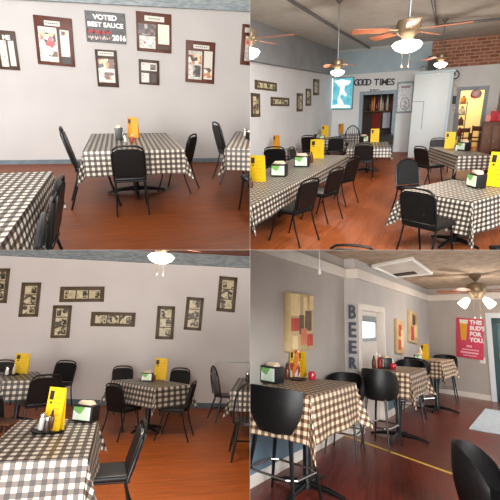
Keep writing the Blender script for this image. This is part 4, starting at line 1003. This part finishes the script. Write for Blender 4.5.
for wl_, a_, b_ in ((wa, -2.5, wa.len), (wj, 0, wj.len), (wB, 0, udA-0.08), (wB, udB+0.08, wB.len), (wf, 0, wf.on(490, 380)[0])):
    wall_panel(wl_, a_, b_, 0, 0.12, CREAMT, 'baseboard_left' if wl_ is not wf else 'baseboard_back', 0.04, 0.02)
BLUEW = mottled('blue_grey_wainscot', srgb(96, 116, 132), srgb(108, 128, 142), 2, 0.45)
wall_panel(wa, -2.5, wa.len, 0.12, 0.62, BLUEW, 'trim_7', 0.02, 0.012)
wall_panel(wB, udB+0.1, wB.len, 0.12, 0.62, BLUEW, 'trim_7', 0.02, 0.012)
struct(MB().box((0, (wa.A.y + wf.A.y)/2+0.5, HC4+0.05), (12, wf.A.y-wa.A.y+6, 0.1)).build('ceiling', TANC, smooth=False), BR)
# ceiling hatch
P4 = [BR.at(x, y, HC4) for x, y in ((372, 264.5), (396, 275.5), (432, 271.5), (412, 256.5))]
r = empty('ceiling_vent')
cH = sum(P4, Vector())/4; Q = [tuple((q - cH).xy) for q in P4]
MB().slab(Q, -0.03, 0).build('cover', CREAMT, r)
b = MB(); b.tube([(x*0.97, y*0.97, -0.03) for x, y in Q], 0.035, 6, True); b.build('frame', WHITE, r)
mixq = lambda s, t: tuple(Q[0][k]*(1-s)*(1-t) + Q[1][k]*s*(1-t) + Q[2][k]*s*t + Q[3][k]*(1-s)*t for k in (0, 1))
MB().slab([mixq(0.72, 0.08), mixq(0.9, 0.08), mixq(0.9, 0.66), mixq(0.72, 0.66)], -0.045, -0.03).build('slot', mat('vent_slot', srgb(60, 44, 36), 0.8), r)
tag(r, 'square cream ceiling vent with a dark slot', 'vent'); place(r, BR, BR.M @ Matrix.Translation(cH))
# door with a bright pane
r = empty('door_1'); dwid = udB-udA
DOORW = mottled('door_cream', srgb(216, 206, 198), srgb(222, 212, 204), 2, 0.45)
REV = 0.1
wBr = Wall(BR, tuple(wB.A - wB.n*REV), tuple(wB.B - wB.n*REV))
slab = MB()
pz0, pz1 = wBr.on(365, 339.5)[1], wBr.on(365, 317.5)[1]; pu0, pu1 = max(0.03, wBr.on(358, 330)[0]-udA), wBr.on(373, 330)[0]-udA
slab.box((dwid/2, REV, pz0/2), (dwid, 0.05, pz0)).box((dwid/2, REV, (pz1+zdr)/2), (dwid, 0.05, zdr-pz1)).box((pu0/2, REV, (pz0+pz1)/2), (pu0, 0.05, pz1-pz0)).box(((pu1+dwid)/2, REV, (pz0+pz1)/2), (dwid-pu1, 0.05, pz1-pz0))
slab.build('door_leaf', DOORW, r)
DAY = mat('daylight_pane', (0.9, 0.97, 1), 0.1, emit=(0.88, 0.96, 1.0), estr=5.0)
MB().box(((pu0+pu1)/2, REV+0.02, (pz0+pz1)/2), (pu1-pu0, 0.01, pz1-pz0)).build('window_pane', DAY, r)
b = MB()
for z in (pz0, pz1): b.box(((pu0+pu1)/2, REV-0.03, z), (pu1-pu0+0.06, 0.04, 0.06))
for u in (pu0, pu1): b.box((u, REV-0.03, (pz0+pz1)/2), (0.05, 0.04, pz1-pz0))
b.build('pane_frame', mat('pane_frame', srgb(150, 158, 164), 0.5), r)
MB().box(((pu0+pu1)/2, REV-0.05, pz1-0.03), (pu1-pu0, 0.03, 0.1), 0.01).build('rolled_blind', mat('blind_grey', srgb(134, 146, 150), 0.7), r)
MB().box((dwid*0.86, REV-0.06, 1.0), (0.05, 0.06, 0.12), 0.01).build('door_handle', CHROME, r)
b = MB(); b.box((0.01, 0.06, zdr/2), (0.02, 0.16, zdr)); b.box((dwid-0.01, 0.06, zdr/2), (0.02, 0.16, zdr)); b.box((dwid/2, 0.06, zdr), (dwid, 0.16, 0.02)); b.build('jamb', CREAMT, r)
struct(r, BR, BR.M @ wB.local() @ Matrix.Translation((udA, 0, 0)))
casing(wB, udA, udB, zdr, CREAMT, 0.09)
# BEER sign on the end of the wall jog
ub0, zb0 = wj.on(352.8, 312); 
r = empty('beer_sign')
LETB = mat('slate_letters', srgb(72, 78, 88), 0.6)
for ch, y0_, y1_ in (('B', 305, 319), ('E', 322.5, 337.5), ('E', 340.5, 353.5), ('R', 357, 368.5)):
    zt, zl0 = wj.on(352.8, y0_)[1], wj.on(352.8, y1_)[1]; hgt = (zt-zl0)
    wdt = abs(wj.on(356.5, 330)[0]-wj.on(349, 330)[0])
    k = text_mesh('letter', ch, hgt*1.36, LETB, r, (0, -0.02, 0), extrude=0.012, bold=0.008)
    xs_ = [v.co.x for v in k.data.vertices]; zs_ = [v.co.z for v in k.data.vertices]
    sx_, sz_ = wdt/(max(xs_)-min(xs_)), hgt/(max(zs_)-min(zs_)); mx_, mz_ = (max(xs_)+min(xs_))/2, (max(zs_)+min(zs_))/2
    for v in k.data.vertices: v.co.x = (v.co.x-mx_)*sx_; v.co.z = (v.co.z-mz_)*sz_ + (zt+zl0)/2 - zb0
tag(r, 'tall dark letters spelling BEER down the grey wall corner', 'lettering'); place(r, BR, wj.mat(ub0, zb0, 0.012))
# canvases and the red poster
CANV = mottled('canvas_tan', srgb(190, 162, 116), srgb(208, 182, 138), 5, 0.6)
CRED = mottled('canvas_red', srgb(176, 58, 46), srgb(196, 84, 64), 8, 0.6); CDK = mottled('canvas_brown', srgb(84, 62, 46), srgb(112, 84, 58), 8, 0.6)
CPALE = mottled('canvas_cream', srgb(232, 208, 160), srgb(222, 190, 136), 7, 0.6)
hang(wa, [(282.5, 291), (308, 296.5), (307.5, 349), (285, 351)], 'canvas_painting', 'large tan and red abstract canvas above the nearest bar table', 'painting', CANV,
     [(0.04, 0.02, 0.4, 0.4, 'painted_patch', CPALE), (0.55, 0.05, 0.7, 0.4, 'painted_patch', CPALE), (0.62, 0.3, 0.9, 0.66, 'painted_patch', CDK), (0.06, 0.44, 0.36, 0.66, 'painted_patch', CRED), (0.38, 0.38, 0.56, 0.72, 'painted_patch', CDK), (0.44, 0.62, 0.7, 0.9, 'painted_patch', mottled('canvas_rust', srgb(200, 110, 78), srgb(214, 140, 104), 6, 0.6)), (0.72, 0.72, 0.95, 0.93, 'painted_patch', CRED), (0.84, 0.02, 0.98, 0.28, 'painted_patch', CPALE), (0.1, 0.74, 0.3, 0.96, 'painted_patch', CPALE)], 'abstract canvases', depth=0.08)
hang(wB, [(394.5, 321), (402, 320.5), (401, 352.5), (393.5, 353.5)], 'canvas_painting', 'narrow tan and red canvas right of the door, left one of two', 'painting', CANV,
     [(0.2, 0.15, 0.6, 0.5, 'painted_patch', CRED), (0.5, 0.3, 0.85, 0.8, 'painted_patch', CPALE), (0.15, 0.6, 0.5, 0.9, 'painted_patch', CRED)], 'abstract canvases', depth=0.06)
hang(wB, [(408, 313.5), (415.5, 312), (414.5, 341), (406.5, 343.5)], 'canvas_painting', 'narrow tan and red canvas nearest the far corner, right one of two', 'painting', CANV,
     [(0.3, 0.1, 0.7, 0.45, 'painted_patch', CDK), (0.1, 0.5, 0.45, 0.92, 'painted_patch', CRED), (0.55, 0.4, 0.9, 0.8, 'painted_patch', CPALE)], 'abstract canvases', depth=0.06)
PKR = mottled('poster_red', srgb(206, 66, 92), srgb(214, 80, 104), 5, 0.45)
o, w, h, y0 = hang(wf, [(457.5, 318), (485, 319), (482.5, 359.5), (455.5, 357)], 'wall_poster', 'red poster with a beer glass and white words on the far grey wall', 'poster', PKR, [], depth=0.02)
for i, t_ in enumerate(('THIS', "BUD'S", 'FOR', 'YOU.')):
    text_mesh('lettering', t_, h*0.145, WLET, o, (w*0.02, y0-0.004, h*(0.4-0.145*i)), align='LEFT', bold=0.006, sx=0.92 if i == 1 else 1.0)
b = MB(); b.prism([(-w*0.36, h*0.42), (-w*0.06, h*0.42), (-w*0.12, -h*0.06), (-w*0.30, -h*0.06)], y0, y0-0.006); b.build('beer_glass', mat('beer_gold', srgb(224, 160, 50), 0.4), o)
b = MB(); b.prism([(-w*0.38, h*0.46), (-w*0.04, h*0.46), (-w*0.06, h*0.36), (-w*0.34, h*0.36)], y0, y0-0.008); b.build('beer_foam', PAPER, o)
b = MB()
for zz, ww, hh_, xx in ((-0.2, 0.2, 0.05, 0.0), (-0.285, 0.62, 0.03, 0.04), (-0.36, 0.66, 0.045, 0.0), (-0.43, 0.5, 0.025, 0.02)):
    n_ = int(ww*20)
    for k in range(n_): b.box((w*(xx-ww/2+ww*(k+0.5)/n_), y0-0.002, h*zz), (w*ww/n_*0.7, 0.004, h*hh_))
b.build('small_print', mat('poster_pale_print', srgb(244, 196, 204), 0.5), o)
o, w, h, y0 = hang(wf, [(480, 357.5), (485.5, 357.5), (485.5, 363.5), (480, 363.5)], 'light_switch', 'white light switch plate under the red poster', 'light switch', WHITE, [(0.4, 0.3, 0.6, 0.7, 'toggle', PAPER)], depth=0.015)
# right-hand entrance door on the far wall
uf0 = wf.on(496.5, 380)[0]; uf1 = uf0 + 1.2; zf = wf.on(496.5, 318)[1]
casing(wf, uf0, uf1, zf, mottled('door_casing_pale', srgb(214, 218, 220), srgb(222, 226, 228), 3, 0.5), abs(wf.on(491, 380)[0]-uf0))
r = empty('door_2')
b = MB(); b.box((0.06, -0.01, zf/2), (0.12, 0.05, zf)).box((1.14, -0.01, zf/2), (0.12, 0.05, zf)).box((0.6, -0.01, 0.12), (1.2, 0.05, 0.24)).box((0.6, -0.01, zf-0.07), (1.2, 0.05, 0.14)); b.build('door_frame', mat('door_teal', srgb(66, 92, 96), 0.4), r)
MB().box((0.6, -0.005, zf/2), (1.0, 0.02, zf-0.3)).build('glass', mottled('door_glass', srgb(78, 108, 114), srgb(100, 132, 138), 1.5, 0.12, spec=0.8), r)
MB().box((0.16, -0.06, 1.0), (0.04, 0.06, 0.25), 0.008).build('door_handle', CHROME, r)
struct(r, BR, BR.M @ wf.local() @ Matrix.Translation((uf0, 0, 0)))
# daylight through the glazed entrance falls on the mat
q = [BR.at(x, y) for x, y in ((469, 429), (485.5, 409), (540, 418), (548, 443))]
o = MB().slab([tuple(p.xy) for p in q], 0.0005, 0.014).build('door_mat', mottled('mat_pale_blue', srgb(196, 206, 212), srgb(180, 192, 200), 9, 0.6, 0.3)); tag(o, 'pale blue door mat in front of the entrance at right', 'mat'); place(o, BR, BR.M)
pe = BR.at(530, 418)
al = area('entrance_daylight', (0, 0, 0), (0, 1, 0), 1.2, 45, (0.86, 0.94, 1.0), 2.2)
al.matrix_world = BR.M @ Matrix.Translation((pe.x+1.3, pe.y+0.2, 1.9)) @ Matrix.Rotation(0.95, 4, 'Y')
# fan with open shades
fan(BR, (477, 303), 2.15, HC4, 'ceiling fan with bright glass shades near the red poster', 0.23, 0.72, rot=0.55, shades=True, power=48)
pc_ = BR.at(319.5, 269.5, 2.25)
r = empty('pull_cord')
MB().tube([(0, 0, 0.03), (0, 0, 0.55)], 0.006, 6).build('cord', WHITE, r); MB().lathe([(0.005, -0.06), (0.022, -0.045), (0.018, 0.0), (0.006, 0.035)], 12).build('knob', WHITE, r)
tag(r, 'white pull cord hanging before the grey wall above the large canvas', 'pull cord'); place(r, BR, BR.M @ Matrix.Translation(pc_))
# bar tables
GT4 = 'high bar tables'; GS = 'black bar stools'
HB4 = 1.0
e1, v1 = table(BR, [(253, 386), (309, 399), (356, 384), (304, 374)], HB4, 0.4, 'nearest high bar table below the large canvas', 'brown and white checked cloth on the nearest bar table, long corner hanging forward', 0.066, CL_SUNLIT, GT4, 0.4, 31, flare=0.1)
e2, v2 = table(BR, [(364.5, 369), (410, 374), (424.5, 368.5), (387, 365)], HB4, 0.34, 'second high bar table in front of the door with the pane', 'brown checked cloth on the second bar table beside the door', 0.07, CL_SUNLIT, GT4, 0.42, 32)
e3, v3 = table(BR, [(415, 359.5), (441, 362.5), (453.5, 359.5), (430, 357.5)], HB4, 0.32, 'farthest high bar table under the narrow canvases', 'brown checked cloth on the farthest bar table in the corner', 0.075, CL_SUNLIT, GT4, 0.4, 33)
chair(BR, (282, 503), 386, e1, 'black barrel-back bar stool at lower left, nearest the viewer', GS, 'stool', width=1.3)
chair(BR, (345, 452), 372.5, e1, 'black bar stool on the far side of the nearest bar table, partly hidden', GS, 'stool')
chair(BR, (382, 447), 368.5, e2, 'black barrel-back bar stool in front of the second bar table', GS, 'stool', width=0.88)
chair(BR, (412, 420), 359.5, e2, 'black bar stool on the far side of the second bar table', GS, 'stool')
chair(BR, (421, 412), 357, e3, 'black bar stool between the second and the farthest bar table', GS, 'stool')
chair(BR, (447, 400), 354.5, e3, 'black bar stool right of the farthest bar table, by the far wall', GS, 'stool')
chair(BR, (491, 549), 440, -1.95, 'black barrel chair in the lower right corner, cut off by the frame', None, 'low', width=0.6)
HT4 = HB4+0.005
on_table('napkin', napkin_box, BR, (272, 382.5), HT4, -0.25, 'large black napkin dispenser with green card on the nearest bar table', 'napkin dispenser', 'napkin dispensers', (1.25, 1.2, 1.3))
on_table('brownb', None, BR, (287, 379), HT4, 0, 'dark brown sauce bottle right of the dispenser on the nearest bar table', 'bottle', 'sauce bottles', (1.2, 1.2, 0.95))
on_table('flyer', lambda: menu(patchwork('flyer_print', [srgb(238, 226, 214), srgb(222, 130, 60), srgb(240, 206, 60), srgb(176, 60, 48), srgb(238, 214, 120), srgb(226, 150, 90)], 14)), BR, (294.5, 377.5), HT4, -0.2, 'coloured flyer card under the large canvas on the nearest bar table', 'menu', None, (0.75, 1, 1.2))
on_table('menu', menu, BR, (302, 377), HT4, -0.3, 'yellow menu card right of the flyer on the nearest bar table', 'menu', YM, (0.6, 1, 1.15))
on_table('tray', tray, BR, (297, 379.5), HT4, 0, 'black tray in front of the menus on the nearest bar table', 'tray', 'condiment trays', 0.8)
on_table('candle', candle, BR, (312, 379.5), HT4, 0, 'red candle jar on the nearest bar table', 'candle', 'red candle jars', (0.95, 0.95, 1.15))
on_table('ketchup', None, BR, (380, 368), HT4, 0, 'red sauce bottle on the second bar table, before the door', 'bottle', 'sauce bottles', 1.1)
on_table('wax', None, BR, (377, 367.5), HT4, 0, 'cream sauce bottle at the left of the second bar table', 'bottle', 'sauce bottles', 1.25)
on_table('brownb', None, BR, (374, 368.5), HT4, 0, 'dark brown sauce bottle at the left end of the second bar table', 'bottle', 'sauce bottles', 1.0)
on_table('napkin', napkin_box, BR, (385.5, 368), HT4, -0.9, 'black napkin dispenser on the second bar table', 'napkin dispenser', 'napkin dispensers', 1.2)
on_table('whitecard', lambda: menu(WHITE), BR, (390.5, 367.5), HT4, 0, 'small white card standing on the second bar table', 'menu', None, (0.55, 1, 0.55))
on_table('candle', candle, BR, (393, 369), HT4, 0, 'red candle jar on the second bar table', 'candle', 'red candle jars', 1.1)
on_table('menu', menu, BR, (425, 359.5), HT4, -0.2, 'yellow menu card on the farthest bar table', 'menu', YM, (0.9, 1, 1.2))
on_table('wax', None, BR, (420.5, 359.5), HT4, 0, 'cream sauce bottle on the farthest bar table', 'bottle', 'sauce bottles', 1.3)
on_table('napkin', napkin_box, BR, (418, 360), HT4, 0.4, 'black napkin dispenser at the left of the farthest bar table', 'napkin dispenser', 'napkin dispensers', 0.8)

# ================================================================== partitions between the four rooms, and trimming of what they cut
PARTM = mottled('partition_grey', srgb(118, 110, 105), srgb(126, 118, 112), 2, 0.8)
T = 0.001
o = MB().box((0, 11, 0), (T, 18, 14)).build('wall_partition', PARTM, smooth=False); o['kind'] = 'structure'
o = MB().box((0, 11, 0), (16, 18, T)).build('floor_partition', PARTM, smooth=False); o['kind'] = 'structure'
bpy.context.view_layer.update()
def cut(o, room, inv=None):
    mw = o.matrix_world
    qx, qz = room.q
    co = [mw @ v.co for v in o.data.vertices]
    if not co: return
    e = T/2
    need = []
    for ax, q in ((0, qx), (2, qz)):
        if min(c[ax]*q for c in co) < e: need.append((ax, q))
    if min(c.y for c in co) < 0.4: need.append((1, 1))
    if not need: return
    if o.data.users > 1: o.data = o.data.copy()
    me = o.data; bm = bmesh.new(); bm.from_mesh(me)
    iv = mw.inverted(); nt = mw.transposed().to_3x3()
    for ax, q in need:
        nrm = Vector((0, 0, 0)); nrm[ax] = q
        pt = nrm*(e if ax != 1 else 0.4)
        g = bmesh.ops.bisect_plane(bm, geom=bm.verts[:]+bm.edges[:]+bm.faces[:], dist=1e-5, plane_co=iv @ pt, plane_no=(nt @ nrm).normalized(), clear_inner=True)
        ce = [x for x in g['geom_cut'] if isinstance(x, bmesh.types.BMEdge) and x.is_valid and len(x.link_faces) == 1]
        if ce and o.name.split('.')[0] != 'tablecloth': bmesh.ops.holes_fill(bm, edges=ce, sides=0)
    bm.to_mesh(me); bm.free(); me.update()
gone = []
for root in [o for o in S.objects if o.parent is None and o.name in QUAD]:
    room = QUAD[root.name]
    for o in [root] + list(root.children_recursive):
        if o.type == 'MESH':
            cut(o, room)
for o in sorted((o for o in S.objects if o.type == 'MESH' and not o.data.vertices), key=lambda o: -len(o.parent.name if o.parent else '')):
    if not o.children_recursive: gone.append(o)
for o in gone: bpy.data.objects.remove(o)
for o in [o for o in S.objects if o.type == 'MESH' and not o.data.polygons]:
    for c in o.children: c.parent = o.parent
    bpy.data.objects.remove(o)
for o in [o for o in S.objects if o.type == 'EMPTY' and not o.children_recursive]:
    print('DROPPED', o.get('label')); bpy.data.objects.remove(o)
